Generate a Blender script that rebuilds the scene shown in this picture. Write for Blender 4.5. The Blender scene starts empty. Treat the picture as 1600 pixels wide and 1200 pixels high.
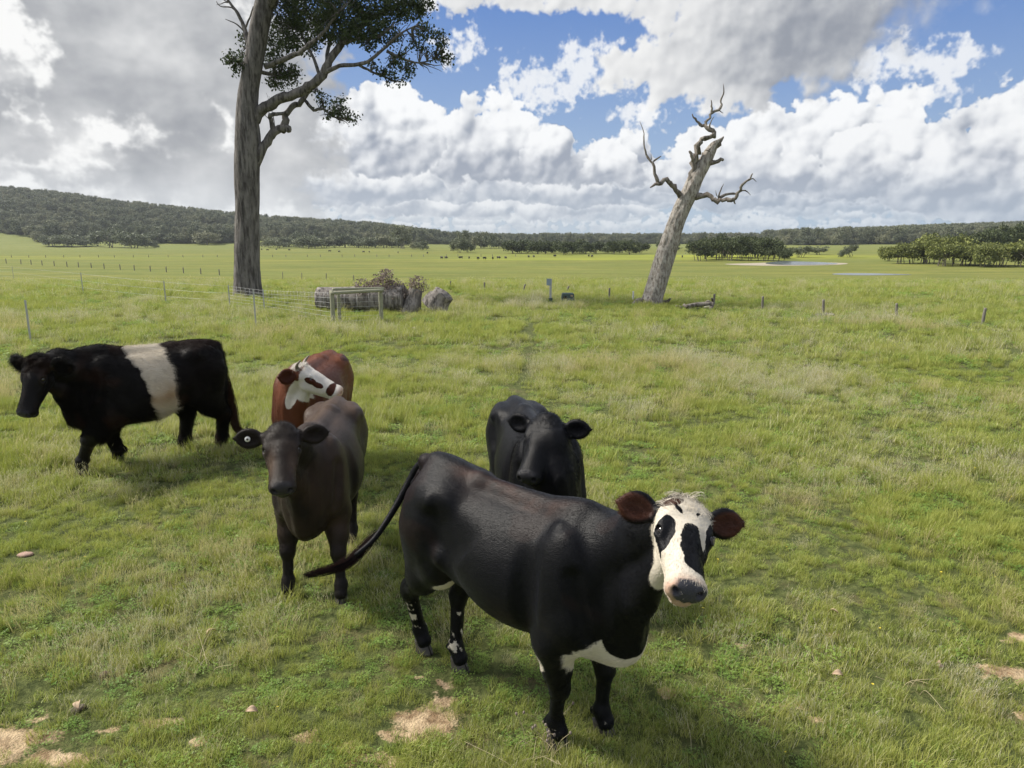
import bpy, math, random
import numpy as np
from mathutils import Vector, Matrix, Quaternion
R = math.radians
scene = bpy.context.scene
COL = scene.collection

# ------------------------------------------------------------------ camera
PITCH = R(11.6); CAMZ = 2.4; FPX = 1110.0
cd = bpy.data.cameras.new('camera'); cam = bpy.data.objects.new('camera', cd); COL.objects.link(cam)
cam.location = (0, 0, CAMZ); cam.rotation_euler = (math.pi/2 - PITCH, 0, 0)
cd.sensor_fit = 'HORIZONTAL'; cd.sensor_width = 36.0; cd.lens = 36.0*FPX/1600.0
cd.clip_start = 0.05; cd.clip_end = 20000
scene.camera = cam

# ------------------------------------------------------------------ node expression helper
class S:
    tree = None
    def __init__(s, sock): s.k = sock
    @staticmethod
    def node(t, **kw):
        n = S.tree.nodes.new(t)
        for a, v in kw.items(): setattr(n, a, v)
        return n
    @staticmethod
    def put(inp, v):
        if isinstance(v, S): S.tree.links.new(v.k, inp)
        elif isinstance(v, bpy.types.NodeSocket): S.tree.links.new(v, inp)
        else: inp.default_value = v
    @staticmethod
    def m(op, a, b=None, c=None, clamp=False):
        n = S.node('ShaderNodeMath', operation=op); n.use_clamp = clamp
        S.put(n.inputs[0], a)
        if b is not None: S.put(n.inputs[1], b)
        if c is not None: S.put(n.inputs[2], c)
        return S(n.outputs[0])
    def __add__(s, o): return S.m('ADD', s, o)
    __radd__ = __add__
    def __sub__(s, o): return S.m('SUBTRACT', s, o)
    def __rsub__(s, o): return S.m('SUBTRACT', o, s)
    def __mul__(s, o): return S.m('MULTIPLY', s, o)
    __rmul__ = __mul__
    def __truediv__(s, o): return S.m('DIVIDE', s, o)
    def __neg__(s): return S.m('MULTIPLY', s, -1.0)
def smax(a, b, k=0.15): return S.m('SMOOTH_MAX', a, b, k)
def smin(a, b, k=0.15): return S.m('SMOOTH_MIN', a, b, k)
def sstep(x, a, b, lo=0.0, hi=1.0):
    n = S.node('ShaderNodeMapRange', interpolation_type='SMOOTHSTEP')
    S.put(n.inputs['Value'], x)
    for i, v in (('From Min', a), ('From Max', b), ('To Min', lo), ('To Max', hi)): S.put(n.inputs[i], v)
    return S(n.outputs['Result'])
def lin(x, a, b, lo=0.0, hi=1.0):
    n = S.node('ShaderNodeMapRange')
    S.put(n.inputs['Value'], x)
    for i, v in (('From Min', a), ('From Max', b), ('To Min', lo), ('To Max', hi)): S.put(n.inputs[i], v)
    return S(n.outputs['Result'])
def rgb(c):
    n = S.node('ShaderNodeRGB'); n.outputs[0].default_value = (c[0], c[1], c[2], 1); return S(n.outputs[0])
def mixc(f, a, b, mode='MIX'):
    n = S.node('ShaderNodeMix', data_type='RGBA', blend_type=mode)
    S.put(n.inputs[0], f)
    for i, v in ((6, a), (7, b)):
        if isinstance(v, (tuple, list)): v = (v[0], v[1], v[2], 1)
        S.put(n.inputs[i], v)
    return S(n.outputs[2])
def xyz(x, y, z):
    n = S.node('ShaderNodeCombineXYZ')
    for i, v in enumerate((x, y, z)): S.put(n.inputs[i], v)
    return S(n.outputs[0])
def sep(v):
    n = S.node('ShaderNodeSeparateXYZ'); S.put(n.inputs[0], v); return [S(o) for o in n.outputs]
def vmath(op, a, b=None):
    n = S.node('ShaderNodeVectorMath', operation=op); S.put(n.inputs[0], a)
    if b is not None: S.put(n.inputs[1], b)
    return S(n.outputs[0])
def noise(vec, scale, detail=4, rough=0.5, dist=0.0, lac=2.0, out='Fac'):
    n = S.node('ShaderNodeTexNoise'); S.put(n.inputs['Vector'], vec)
    n.inputs['Scale'].default_value = scale; n.inputs['Detail'].default_value = detail
    n.inputs['Roughness'].default_value = rough; n.inputs['Distortion'].default_value = dist
    n.inputs['Lacunarity'].default_value = lac
    return S(n.outputs[out])
def voro(vec, scale, feat='F1', detail=0, rough=0.5, smooth=None, out='Distance', rand=1.0):
    n = S.node('ShaderNodeTexVoronoi', feature=feat); S.put(n.inputs['Vector'], vec)
    n.inputs['Scale'].default_value = scale; n.inputs['Detail'].default_value = detail
    n.inputs['Roughness'].default_value = rough; n.inputs['Randomness'].default_value = rand
    if smooth is not None: n.inputs['Smoothness'].default_value = smooth
    return S(n.outputs[out])
def bump(h, strength=0.5, dist=0.02, normal=None):
    n = S.node('ShaderNodeBump'); n.inputs['Strength'].default_value = strength
    n.inputs['Distance'].default_value = dist; S.put(n.inputs['Height'], h)
    if normal is not None: S.put(n.inputs['Normal'], normal)
    return S(n.outputs[0])
def attr(name, out='Fac', typ='GEOMETRY'):
    n = S.node('ShaderNodeAttribute'); n.attribute_name = name; n.attribute_type = typ; return S(n.outputs[out])
def coord(which='Object'):
    return S(S.node('ShaderNodeTexCoord').outputs[which])
def position():
    return S(S.node('ShaderNodeNewGeometry').outputs['Position'])
def new_mat(name):
    m = bpy.data.materials.new(name); m.use_nodes = True; S.tree = m.node_tree
    p = m.node_tree.nodes['Principled BSDF']; return m, p
def setp(p, **kw):
    names = dict(color='Base Color', rough='Roughness', normal='Normal', spec='Specular IOR Level', metal='Metallic',
                 alpha='Alpha', sheen='Sheen Weight', sheenr='Sheen Roughness', sheent='Sheen Tint', trans='Transmission Weight',
                 sss='Subsurface Weight', coat='Coat Weight', ior='IOR')
    for k, v in kw.items():
        if isinstance(v, (tuple, list)) and k in ('color', 'sheent'): v = (v[0], v[1], v[2], 1)
        S.put(p.inputs[names[k]], v)

# ------------------------------------------------------------------ world: Nishita sky with procedural clouds
SUN_AZ = R(-76); SUN_EL = R(47)
w = bpy.data.worlds.new('World'); scene.world = w; w.use_nodes = True
S.tree = w.node_tree; bg = w.node_tree.nodes['Background']; bg.inputs['Strength'].default_value = 0.1
sky = S.node('ShaderNodeTexSky', sky_type='NISHITA'); sky.sun_disc = False
sky.sun_elevation = SUN_EL; sky.sun_rotation = SUN_AZ; sky.altitude = 0; sky.air_density = 1.0; sky.dust_density = 0.4; sky.ozone_density = 2.2
D = coord('Generated'); dx, dy, dz = sep(D)
az = S.m('ARCTAN2', dx, dy) * (180/math.pi)
el = S.m('ARCSINE', S.m('MINIMUM', S.m('MAXIMUM', dz, -1.0), 1.0)) * (180/math.pi)
def azel(px, py):
    a = (px-800)/FPX; b = (600-py)/FPX
    d = Vector((a, math.cos(PITCH)+b*math.sin(PITCH), -math.sin(PITCH)+b*math.cos(PITCH))).normalized()
    return math.degrees(math.atan2(d.x, d.y)), math.degrees(math.asin(d.z))
PXD = 0.0508   # degrees per photo pixel near the middle of the sky
# ------------------------------------------------------------------ cloud field, computed by direction (azimuth, elevation in degrees)
def _lat(y, per, seed, n):
    """jitter tables for a lattice that is periodic round the horizon"""
    y0 = int(np.floor(y.min()))-2; rows = int(np.floor(y.max()))+3-y0
    return y0, [t.astype(np.float32) for t in np.random.default_rng(seed).random((n, rows, per))]
def gnoise(x, y, seed, per):
    x = x.astype(np.float32); y = y.astype(np.float32)
    xf = np.floor(x); yf = np.floor(y); y0, (A,) = _lat(y, per, seed, 1)
    xi = xf.astype(np.int32) % per; yi = yf.astype(np.int32)-y0; xf = x-xf; yf = y-yf
    ca = np.cos(A*6.2832); sa = np.sin(A*6.2832); xj = (xi+1) % per
    u = xf*xf*xf*(xf*(xf*6-15)+10); v = yf*yf*yf*(yf*(yf*6-15)+10)
    n0 = (ca[yi, xi]*xf+sa[yi, xi]*yf)*(1-u) + (ca[yi, xj]*(xf-1)+sa[yi, xj]*yf)*u
    n1 = (ca[yi+1, xi]*xf+sa[yi+1, xi]*(yf-1))*(1-u) + (ca[yi+1, xj]*(xf-1)+sa[yi+1, xj]*(yf-1))*u
    return (n0*(1-v)+n1*v)*1.4
def fbm_p(x, y, seed, per, o=6, rough=0.52):
    r = 0; a = 1.0
    for i in range(o):
        r = r + a*gnoise(x*2**i, y*2**i, seed+i*13, per*2**i); a *= rough
    return r
def worley(x, y, seed, per):
    x = x.astype(np.float32); y = y.astype(np.float32)
    xf = np.floor(x); yf = np.floor(y); y0, (A, B) = _lat(y, per, seed, 2)
    xi = xf.astype(np.int32); yi = yf.astype(np.int32)-y0; xf = x-xf; yf = y-yf
    best = np.full(x.shape, 9.0, dtype=np.float32)
    for i in (-1, 0, 1):
        a = (xi+i) % per
        for j in (-1, 0, 1):
            k = (yi+j)*per+a
            best = np.minimum(best, (i+A.ravel()[k]-xf)**2 + (j+B.ravel()[k]-yf)**2)
    return 1.0-np.sqrt(best)
def sst(x, a, b):
    t = np.clip((x-a)/(b-a), 0, 1); return t*t*(3-2*t)
def azel_np(px, py, pitch=math.radians(11.6), f=1110.0):
    a = (px-800)/f; b = (600-py)/f
    x, y, z = a, math.cos(pitch)+b*math.sin(pitch), -math.sin(pitch)+b*math.cos(pitch)
    return math.degrees(math.atan2(x, y)), math.degrees(math.atan2(z, math.hypot(x, y)))
def caps(x, y, seed, per, o=4, rough=0.5):
    """cauliflower relief: spherical caps on a jittered lattice, octave on octave"""
    r = 0; a = 1.0; t = 0
    for i in range(o):
        k = 2**i; w = worley(x*k, y*k, seed+i*31, per*k)
        r = r + a*np.sqrt(np.clip(1-((1-w)/1.0)**2, 0, 1)); t += a; a *= rough
    return r/t
def clouds(az, el):
    """rgb (linear, 1 = photo white) and cover of the cloud field"""
    PXD = 0.0508
    e1 = np.maximum(el, -1.0)
    dA = (az.max()-az.min())/az.shape[1]; dE = (el.max()-el.min())/el.shape[0]
    outside = np.maximum(sst(el, 18.0, 23.0), sst(np.abs(az), 37.5, 43.0))
    def fb(cell, seed, o=6, rough=0.55, sy=1.0):
        per = int(round(360/cell)); return fbm_p(az/360*per, e1/cell*sy, seed, per, o, rough)
    wx = fb(3.0, 11, 6, 0.6); wy = fb(3.0, 23, 6, 0.6); gx = fb(0.7, 51, 3); gy = fb(0.7, 53, 3)
    fi = fb(0.6, 43, 5, 0.6); big = fb(7.0, 83, 4, 0.5)
    def blobs(l, k=0.25, s=1.0, warp=1.0):
        aw = az+wx*1.0*warp; ew = el+wy*0.7*warp; r = None
        for b in l:
            px, py, rx, ry = b[:4]; tilt = b[4] if len(b) > 4 else 0; w = b[5] if len(b) > 5 else 1.0
            a0, e0 = azel_np(px, py); u = aw-a0; v = ew-e0
            c, t = math.cos(math.radians(tilt)), math.sin(math.radians(tilt)); u, v = u*c+v*t, v*c-u*t
            q = (1.0-np.sqrt((u/(rx*PXD))**2+(v/(ry*PXD))**2))*w*min(rx, ry)/60.0
            if r is None: r = q
            else:
                h = np.clip(0.5+0.5*(r-q)/k, 0, 1); r = q*(1-h)+r*h+k*h*(1-h)
        return r
    def relief(H, lx=-0.62, ly=0.62, lz=0.48, amp=1.0):
        for sh in (3, 2, 1):
            H = (H + np.roll(H, sh, 0) + np.roll(H, -sh, 0) + np.roll(H, sh, 1) + np.roll(H, -sh, 1))/5
        gX = np.gradient(H, axis=1)/dA*amp; gY = np.gradient(H, axis=0)/dE*amp
        return (-gX*lx - gY*ly + lz)/np.sqrt(gX*gX+gY*gY+1)
    def heaps(l, cell, seed, flat=0.32, soft=0.10, rough=0.5, amp=1.0, dens=0.0):
        """cumulus heaps with flat grey bases: (px, base py, half width px, height px)"""
        aw = az+wx*0.35*cell+gx*0.10; ew = el+wy*0.25*cell+gy*0.08; top = None; hfrac = None
        for px, by, rx, h in l:
            a0, e0 = azel_np(px, by); u = (aw-a0)/(rx*PXD); v = (ew-e0)/(h*PXD)
            vv = np.where(v > 0, v, v/flat)
            r2 = np.abs(u)**2.2+np.abs(vv)**2
            q = (1-np.sqrt(r2))*min(rx, h)/30.0
            f = np.clip(v, -0.3, 1.3)
            if top is None: top, hfrac = q, f
            else:
                k = q > top; hfrac = np.where(k, f, hfrac)
                hh = np.clip(0.5+0.5*(top-q)/0.2, 0, 1); top = q*(1-hh)+top*hh+0.2*hh*(1-hh)
        per = int(round(360/cell))
        X = az/360*per+gx*0.05+wx*0.10; Yc = e1/cell*1.15+gy*0.05+wy*0.10
        C = caps(X, Yc, seed, per, 5, rough); Cs = caps(X, Yc, seed, per, 4, 0.42)
        n = fb(cell*1.7, seed+7, 6, 0.55)
        d = top*1.15 + (C-0.76)*2.9 + n*0.35 + fi*0.10 + dens - 0.20
        rl = relief(Cs*0.85*cell + n*0.12*cell, amp=amp)
        cov = sst(d, 0.0, soft*3.5)
        # bases in shade, tops and the sunward flanks bright
        lit = 0.04 + rl*0.74 + (C-0.72)*1.5 + np.clip(hfrac, -0.3, 1)*0.36 + n*0.26 + big*0.16 - sst(hfrac, 0.42, 0.0)*0.34
        ed = sst(d, 0.45, 0.05); lit = lit*(1-ed*0.6) + 0.80*ed*0.6      # thin edges glow
        return cov, lit
    def col(l, dark, lightc):
        l = np.clip(l, 0, 1)[..., None]; l = l*l*(3-2*l)*0.5 + l*0.5
        return np.array(dark)*(1-l) + np.array(lightc)*l
    def over(base, C, c):
        rgbv, a = base
        na = c + a*(1-c)
        return (C*c[..., None] + rgbv*(a*(1-c))[..., None])/np.maximum(na, 1e-4)[..., None], na
    import random as _r
    rr = _r.Random(5)
    out = (np.ones(az.shape+(3,))*0.8, np.zeros(az.shape))
    # low far rows, smaller and paler towards the horizon
    def row(n, y0, y1, rx, h, x0=380, x1=1620):
        return [(rr.uniform(x0, x1), rr.uniform(y0, y1), rx*rr.uniform(0.6, 1.5), h*rr.uniform(0.6, 1.3)) for _ in range(n)]
    specs = [
        (row(46, 338, 362, 38, 16) + row(10, 340, 362, 60, 18, 0, 400), 0.6, 301, (0.46, 0.52, 0.60), (0.84, 0.86, 0.88), 0.08),
        (row(34, 305, 338, 60, 30) + row(8, 310, 345, 70, 22, 0, 400), 1.0, 311, (0.40, 0.46, 0.55), (0.90, 0.91, 0.92), 0.07),
        ([(470, 300, 90, 60), (600, 305, 120, 60), (740, 300, 110, 60), (900, 312, 100, 50), (1020, 300, 90, 60), (1150, 312, 90, 60), (1260, 305, 90, 40), (1400, 318, 60, 25), (680, 330, 120, 30), (830, 335, 120, 30)], 1.7, 321, (0.34, 0.39, 0.48), (0.93, 0.94, 0.95), 0.06),
        ([(500, 245, 70, 60), (600, 240, 85, 95), (655, 235, 50, 75), (740, 258, 60, 92), (790, 250, 45, 85), (860, 262, 66, 60), (950, 272, 62, 46), (1005, 245, 20, 60), (1120, 265, 74, 66), (1205, 270, 95, 86), (1295, 265, 110, 92), (1388, 225, 40, 78)], 2.3, 331, (0.33, 0.37, 0.45), (0.96, 0.97, 0.98), 0.05),
        ([(1100, 285, 70, 55), (1230, 288, 90, 50), (1370, 285, 90, 85), (1460, 298, 100, 88), (1560, 304, 110, 125), (1630, 300, 90, 145)], 2.0, 341, (0.36, 0.40, 0.48), (0.94, 0.95, 0.96), 0.05),
    ]
    for l, cell, seed, dk, lt, soft in specs:
        c, lit = heaps(l, cell, seed, soft=soft)
        c = c*(1-outside)
        out = over(out, col(lit, dk, lt), c)
    # torn wisps
    pw = caps(az/360*180+gx*0.1, e1/2.0+gy*0.1, 61, 180, 4, 0.6)
    dw = blobs([(842, 122, 34, 18, 0, 1.4), (880, 126, 44, 12, 20, 1.2), (908, 108, 22, 14, 50, 1.2), (1380, 92, 24, 12, 0, 1.3), (1467, 105, 22, 14, 0, 1.1), (1460, 128, 12, 8, 0, 1.3), (715, 72, 14, 9, 0, 1.2), (1000, 178, 12, 10, 0, 1.3)])*1.3 + (pw-0.62)*1.6 + fb(1.2, 91, 6, 0.65)*0.5 + 0.05
    out = over(out, col(0.75+fi*0.25+(pw-0.6), (0.45, 0.55, 0.72), (0.88, 0.90, 0.93)), sst(dw, 0.0, 0.55)*0.92*(1-outside))
    # the big near cloud
    pn = caps(az/360*90+gx*0.04+wx*0.1, e1/3.6+gy*0.04+wy*0.1, 71, 90, 6, 0.52)
    tn = blobs([(900, -50, 230, 40), (780, -24, 100, 22), (1255, 0, 185, 58), (1212, 70, 152, 66), (1015, 104, 48, 26), (1115, 62, 66, 46), (1300, 40, 80, 60), (1400, -6, 50, 20), (1130, 122, 100, 34)], warp=1.2)
    fn = fb(1.6, 93, 7, 0.6)
    dn = tn*1.15 + (pn-0.72)*1.6 + fn*0.22 + 0.03
    pns = caps(az/360*90+gx*0.04+wx*0.1, e1/3.6+gy*0.04+wy*0.1, 71, 90, 3, 0.36)
    rn = relief(np.sqrt(np.clip(tn+0.2, 0, 2))*0.8 + pns*1.3 + fb(3.0, 95, 4, 0.5)*0.35)
    a0, e0 = azel_np(1255, 55)
    core = np.exp(-((az+wx-a0)/7.0)**2-((el+wy*0.7-e0)/3.0)**2); side = sst(az, 11.0, 26.0)
    soft = 0.25+sst(az, 18, 27)*0.7
    ln = 0.42 + rn*0.40 + (pn-0.7)*0.5 - core*0.40 - side*0.25 + fn*0.10 + sst(dn, 0.7, 0.0)*0.15
    out = over(out, col(ln, (0.30, 0.325, 0.375), (0.93, 0.93, 0.92)), sst(dn/soft, 0.0, 1.0)*(1-outside))
    # grey deck on the left, bright where it is thin
    pd = caps(az/360*72+wx*0.15, e1/3.4+wy*0.15, 77, 72, 5, 0.5)
    fd = fb(4.0, 97, 7, 0.55, 1.5)
    td = blobs([(40, 170, 390, 290), (270, 40, 180, 170), (290, 300, 150, 90), (290, 150, 110, 110)], warp=2.0)
    dd = td*0.9 + (pd-0.7)*0.9 + fd*0.30 + 0.1
    gap = blobs([(8, 40, 44, 60), (60, 105, 34, 30), (345, 190, 24, 40), (180, 200, 38, 26), (95, 297, 150, 15), (30, 255, 60, 18), (250, 335, 240, 16), (50, 170, 16, 45), (385, 25, 14, 60), (215, 228, 50, 14), (130, 262, 80, 12), (235, 215, 20, 18)], 0.2, warp=1.6)
    gp = sst(gap*1.6 + fd*0.30 + (0.72-pd)*0.8, -0.20, 0.70)
    pds = caps(az/360*72+wx*0.15, e1/3.4+wy*0.15, 77, 72, 3, 0.4)
    rd = relief(pds*0.8+fb(4.0, 97, 4, 0.5, 1.5)*0.5)
    ld = 0.30 + 0.12*(rd-0.4) + 0.16*fd + 0.18*big + gp*1.0 + sst(el, 7.0, 1.0)*0.15
    out = over(out, col(ld, (0.32, 0.335, 0.365), (0.95, 0.95, 0.94)), sst(dd, 0.0, 0.55)*(1-outside))
    # the rest of the sky, outside the view: the same broken cumulus
    po = caps(az/360*60+wx*0.2, e1/6.0+wy*0.2, 87, 60, 5, 0.5)
    do = fb(15.0, 73, 5, 0.55)*1.3 + (po-0.65)*1.2 + 0.25
    ro = 0.5
    lo = 0.50 + ro*0.40 + (po-0.7)*0.4 - sst(do, 0.3, 1.3)*0.3
    out = over(out, col(lo, (0.32, 0.345, 0.39), (0.92, 0.925, 0.93)), sst(do, 0.0, 0.4)*outside)
    return out[0].astype(np.float32), np.clip(out[1], 0, 1).astype(np.float32)
def sky_image(name, a0, a1, e0, e1, nx, ny):
    A, E = np.meshgrid(a0+(np.arange(nx)+0.5)/nx*(a1-a0), e0+(np.arange(ny)+0.5)/ny*(e1-e0))
    C, c = clouds(A, E)
    im = bpy.data.images.new(name, nx, ny, alpha=True, float_buffer=True); im.colorspace_settings.name = 'Non-Color'
    im.alpha_mode = 'CHANNEL_PACKED'
    im.pixels.foreach_set(np.concatenate([C, c[..., None]], 2).ravel().astype(np.float32)); im.update(); im.pack()
    n = S.node('ShaderNodeTexImage'); n.image = im; n.interpolation = 'Cubic'; n.extension = 'EXTEND'
    S.put(n.inputs['Vector'], xyz((az-a0)/(a1-a0), (el-e0)/(e1-e0), 0.0))
    return S(n.outputs['Color']), S(n.outputs['Alpha'])
ca, aa = sky_image('clouds_ahead', -48, 48, -1, 25, 1600, 430)
cb, ab = sky_image('clouds_around', -180, 180, -1, 90, 1080, 273)
win = S.m('MULTIPLY', sstep(S.m('ABSOLUTE', az), 47.5, 45.0), sstep(el, 24.5, 23.0))
cl = vmath('SCALE', mixc(win, cb, ca)); cl.k.node.inputs['Scale'].default_value = 7.2
cover = ab*(1.0-win) + aa*win
# thin haze whitening the lowest degrees
blue = mixc(0.75, vmath('MULTIPLY', S(sky.outputs[0]), (0.72, 0.72, 0.72)), mixc(lin(el, 0.0, 17.0), (3.0, 4.0, 5.3), (0.72, 1.7, 4.45)))
lowc = mixc(sstep(az, -5, 25), (4.3, 4.75, 5.2), (3.0, 3.9, 4.9))
hz = sstep(el, 6.0, 0.0, 0.0, 0.40)
final = mixc(hz, mixc(cover, blue, cl), lowc)
# below the horizon
final = mixc(sstep(el, 0.0, -2.0), final, (1.5, 1.9, 1.2))
S.put(bg.inputs['Color'], final)
w.cycles.sampling_method = 'MANUAL'; w.cycles.sample_map_resolution = 512

sd = bpy.data.lights.new('sun', 'SUN'); sun = bpy.data.objects.new('sun', sd); COL.objects.link(sun)
sd.energy = 4.5; sd.angle = R(13); sd.color = (1.0, 0.94, 0.84)
sdir = Vector((math.sin(SUN_AZ)*math.cos(SUN_EL), math.cos(SUN_AZ)*math.cos(SUN_EL), math.sin(SUN_EL)))
sun.rotation_euler = sdir.to_track_quat('Z', 'Y').to_euler(); sun.location = (-30, 20, 40)
scene.view_settings.view_transform = 'Standard'; scene.view_settings.look = 'None'
scene.view_settings.gamma = 1.0; scene.view_settings.use_curve_mapping = False
scene.view_settings.exposure = 0.5
scene.render.engine = 'CYCLES'
scene.cycles.max_bounces = 6; scene.cycles.diffuse_bounces = 3; scene.cycles.glossy_bounces = 3
scene.cycles.transmission_bounces = 4; scene.cycles.transparent_max_bounces = 8
scene.cycles.use_denoising = True; scene.cycles.sample_clamp_indirect = 4

# ------------------------------------------------------------------ generic helpers
rng = np.random.default_rng(7)
def tag(o, label=None, cat=None, group=None, kind=None):
    for k, v in (('label', label), ('category', cat), ('group', group), ('kind', kind)):
        if v: o[k] = v
    return o
def mesh_obj(name, verts, faces, mat=None, parent=None, smooth=True, link=True):
    me = bpy.data.meshes.new(name)
    verts = np.asarray(verts, dtype=np.float32)
    if isinstance(faces, np.ndarray):
        nf, k = faces.shape
        me.vertices.add(len(verts)); me.vertices.foreach_set('co', verts.ravel())
        me.loops.add(nf*k); me.loops.foreach_set('vertex_index', faces.astype(np.int32).ravel())
        me.polygons.add(nf); me.polygons.foreach_set('loop_start', np.arange(0, nf*k, k, dtype=np.int32))
        me.update(calc_edges=True)
    else:
        me.from_pydata([tuple(v) for v in verts.tolist()], [], faces); me.update()
    if smooth: me.polygons.foreach_set('use_smooth', np.ones(len(me.polygons), dtype=bool))
    if mat:
        for m in (mat if isinstance(mat, (list, tuple)) else [mat]): me.materials.append(m)
    o = bpy.data.objects.new(name, me)
    if link: COL.objects.link(o)
    if parent: o.parent = parent
    return o
def empty(name, loc=(0, 0, 0), rz=0.0):
    o = bpy.data.objects.new(name, None); COL.objects.link(o); o.location = loc; o.rotation_euler = (0, 0, rz)
    o.empty_display_size = 0.2
    return o
def fattr(o, name, data, typ='FLOAT', dom='POINT'):
    a = o.data.attributes.new(name, typ, dom)
    a.data.foreach_set('value' if typ == 'FLOAT' else ('vector' if typ == 'FLOAT_VECTOR' else 'color'), np.asarray(data, dtype=np.float32).ravel())
def vnoise2(x, y, seed=0):
    """cheap smooth value noise on numpy arrays"""
    xi = np.floor(x).astype(np.int64); yi = np.floor(y).astype(np.int64); xf = x-xi; yf = y-yi
    def h(a, b):
        v = (a*374761393 + b*668265263 + seed*974634777) & 0xffffffff
        v = ((v ^ (v >> 13))*1274126177) & 0xffffffff
        return ((v ^ (v >> 16)) & 0xffff)/65535.0
    u = xf*xf*(3-2*xf); v = yf*yf*(3-2*yf)
    return (h(xi, yi)*(1-u)+h(xi+1, yi)*u)*(1-v) + (h(xi, yi+1)*(1-u)+h(xi+1, yi+1)*u)*v
def fbm2(x, y, seed=0, o=4):
    r = 0; a = 0.5; t = 0
    for i in range(o):
        r = r + a*vnoise2(x*2**i, y*2**i, seed+i*17); t += a; a *= 0.5
    return r/t
def prof(px):   # photo height of the far ridge line
    return np.interp(px, (-500, -200, 0, 100, 200, 300, 365, 420, 500, 600, 650, 700, 760, 900, 1050, 1200, 1300, 1400, 1500, 1560, 1700, 2000), (285, 288, 303, 311, 325, 336, 343, 348, 353, 360, 367, 372, 374, 374, 374, 373, 370, 366, 362, 359, 356, 354))
HD = 820.0
def hill_z(X, Y):
    """wooded hills round the plain, zero where the plain is flat"""
    px = 800+1110*X/np.maximum(Y, 60); top = (374-prof(px))/1110.0*HD; t = np.clip((Y-440)/(HD-440), 0, 1); t = t*t*(3-2*t)
    back = np.clip((Y-HD)/600, 0, 1); return top*t*(1-0.5*back) + 3.0*t*np.clip(top/15, 0, 1)*(fbm2(X*0.006, Y*0.006, 3, 3)-0.5)
def ground_z(x, y):
    x = np.asarray(x, dtype=float); y = np.asarray(y, dtype=float)
    t = np.clip((y-20)/95, 0, 1); t = t*t*(3-2*t)
    r = np.hypot(x, y)
    und = (fbm2(x*0.22, y*0.22, 3, 3)-0.5)*0.16*np.clip((r-6)/10, 0, 1)*np.clip((100-r)/50, 0.0, 1)
    small = (fbm2(x*1.3, y*1.3, 9, 3)-0.5)*0.07
    return -3.4*t + und + small*np.clip((60-r)/40, 0, 1) + hill_z(x, y)
def gz(x, y): return float(ground_z(x, y))
def ray(px, py):
    a = (px-800)/FPX; b = (600-py)/FPX
    return Vector((a, math.cos(PITCH)+b*math.sin(PITCH), -math.sin(PITCH)+b*math.cos(PITCH)))
def at(px, py, Y):
    """a point of the world seen at photo pixel px,py, Y metres ahead"""
    d = ray(px, py); return Vector((0, 0, CAMZ)) + d*(Y/d.y)
def on_ground(px, py):
    d = ray(px, py); t = 1.0
    lo, hi = 0.5, 4000.0
    for _ in range(60):
        mid = (lo+hi)/2; p = Vector((0, 0, CAMZ)) + d*mid
        if p.z > gz(p.x, p.y): lo = mid
        else: hi = mid
    return Vector((0, 0, CAMZ)) + d*lo

# ------------------------------------------------------------------ ground
BARE = []
for px, py, rx, ry in ((668, 1128, .15, .13), (625, 1150, .12, .06), (690, 1095, .07, .05), (600, 1188, .12, .05), (545, 1168, .06, .04), (25, 1150, .20, .07), (95, 1185, .16, .06),
                       (-40, 1175, .25, .12), (60, 1120, .07, .03), (1572, 1050, .16, .06), (1600, 998, .10, .06), (1625, 1062, .15, .08), (1610, 1115, .06, .05), (688, 893, .10, .13), (705, 870, .08, .10),
                       (700, 1068, .07, .04), (320, 1152, .06, .03), (1042, 1082, .05, .03), (1275, 1128, .05, .02), (560, 1190, .05, .03), (1300, 990, .05, .03), (650, 1060, .03, .03), (1165, 1012, .04, .03), (170, 1140, .07, .03), (1040, 905, .10, .06), (1240, 1105, .07, .04), (480, 1150, .08, .03), (250, 1130, .09, .04)):
    p = on_ground(px, py); BARE.append((p.x, p.y, rx, ry))
def bare_np(x, y):
    r = np.full(np.shape(x), -9.0)
    wx = (fbm2(x*9, y*9, 31, 3)-0.5)*0.14; wy = (fbm2(x*9, y*9, 37, 3)-0.5)*0.14
    for bx, by, rx, ry in BARE: r = np.maximum(r, 1-np.sqrt(((x+wx-bx)/rx)**2+((y+wy-by)/ry)**2))
    return r
# a worn track running away from the camera, up the middle
TRACK = [on_ground(*p) for p in ((828, 506), (832, 540), (822, 580), (812, 615), (800, 660))]
def track_np(x, y):
    r = np.full(np.shape(x), 9.0)
    for a, b in zip(TRACK[:-1], TRACK[1:]):
        dxx, dyy = b.x-a.x, b.y-a.y; L = dxx*dxx+dyy*dyy
        t = np.clip(((x-a.x)*dxx+(y-a.y)*dyy)/L, 0, 1)
        r = np.minimum(r, np.hypot(x-a.x-t*dxx, y-a.y-t*dyy))
    return r
def grid_mesh(us, vs):
    X, Y = np.meshgrid(us, vs); nx, ny = len(us), len(vs)
    V = np.stack([X, Y, ground_z(X, Y)], -1).reshape(-1, 3)
    i = np.arange(nx*ny).reshape(ny, nx)
    F = np.stack([i[:-1, :-1], i[:-1, 1:], i[1:, 1:], i[1:, :-1]], -1).reshape(-1, 4)
    return V, F
u = np.linspace(-7.25, 7.25, 400)
V, F = grid_mesh(2*np.sinh(u), 2*np.sinh(u)+4)
m_ground, p = new_mat('ground_turf')
P = position(); X, Y, Z = sep(P)
P2 = xyz(X, Y, 0.0)
dist = S.m('SQRT', X*X+Y*Y)
n1 = noise(P2, 0.35, 4, 0.6); n2 = noise(P2, 2.2, 5, 0.6); n3 = noise(P2, 14.0, 5, 0.65); n4 = noise(P2, 80.0, 4, 0.6)
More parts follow.
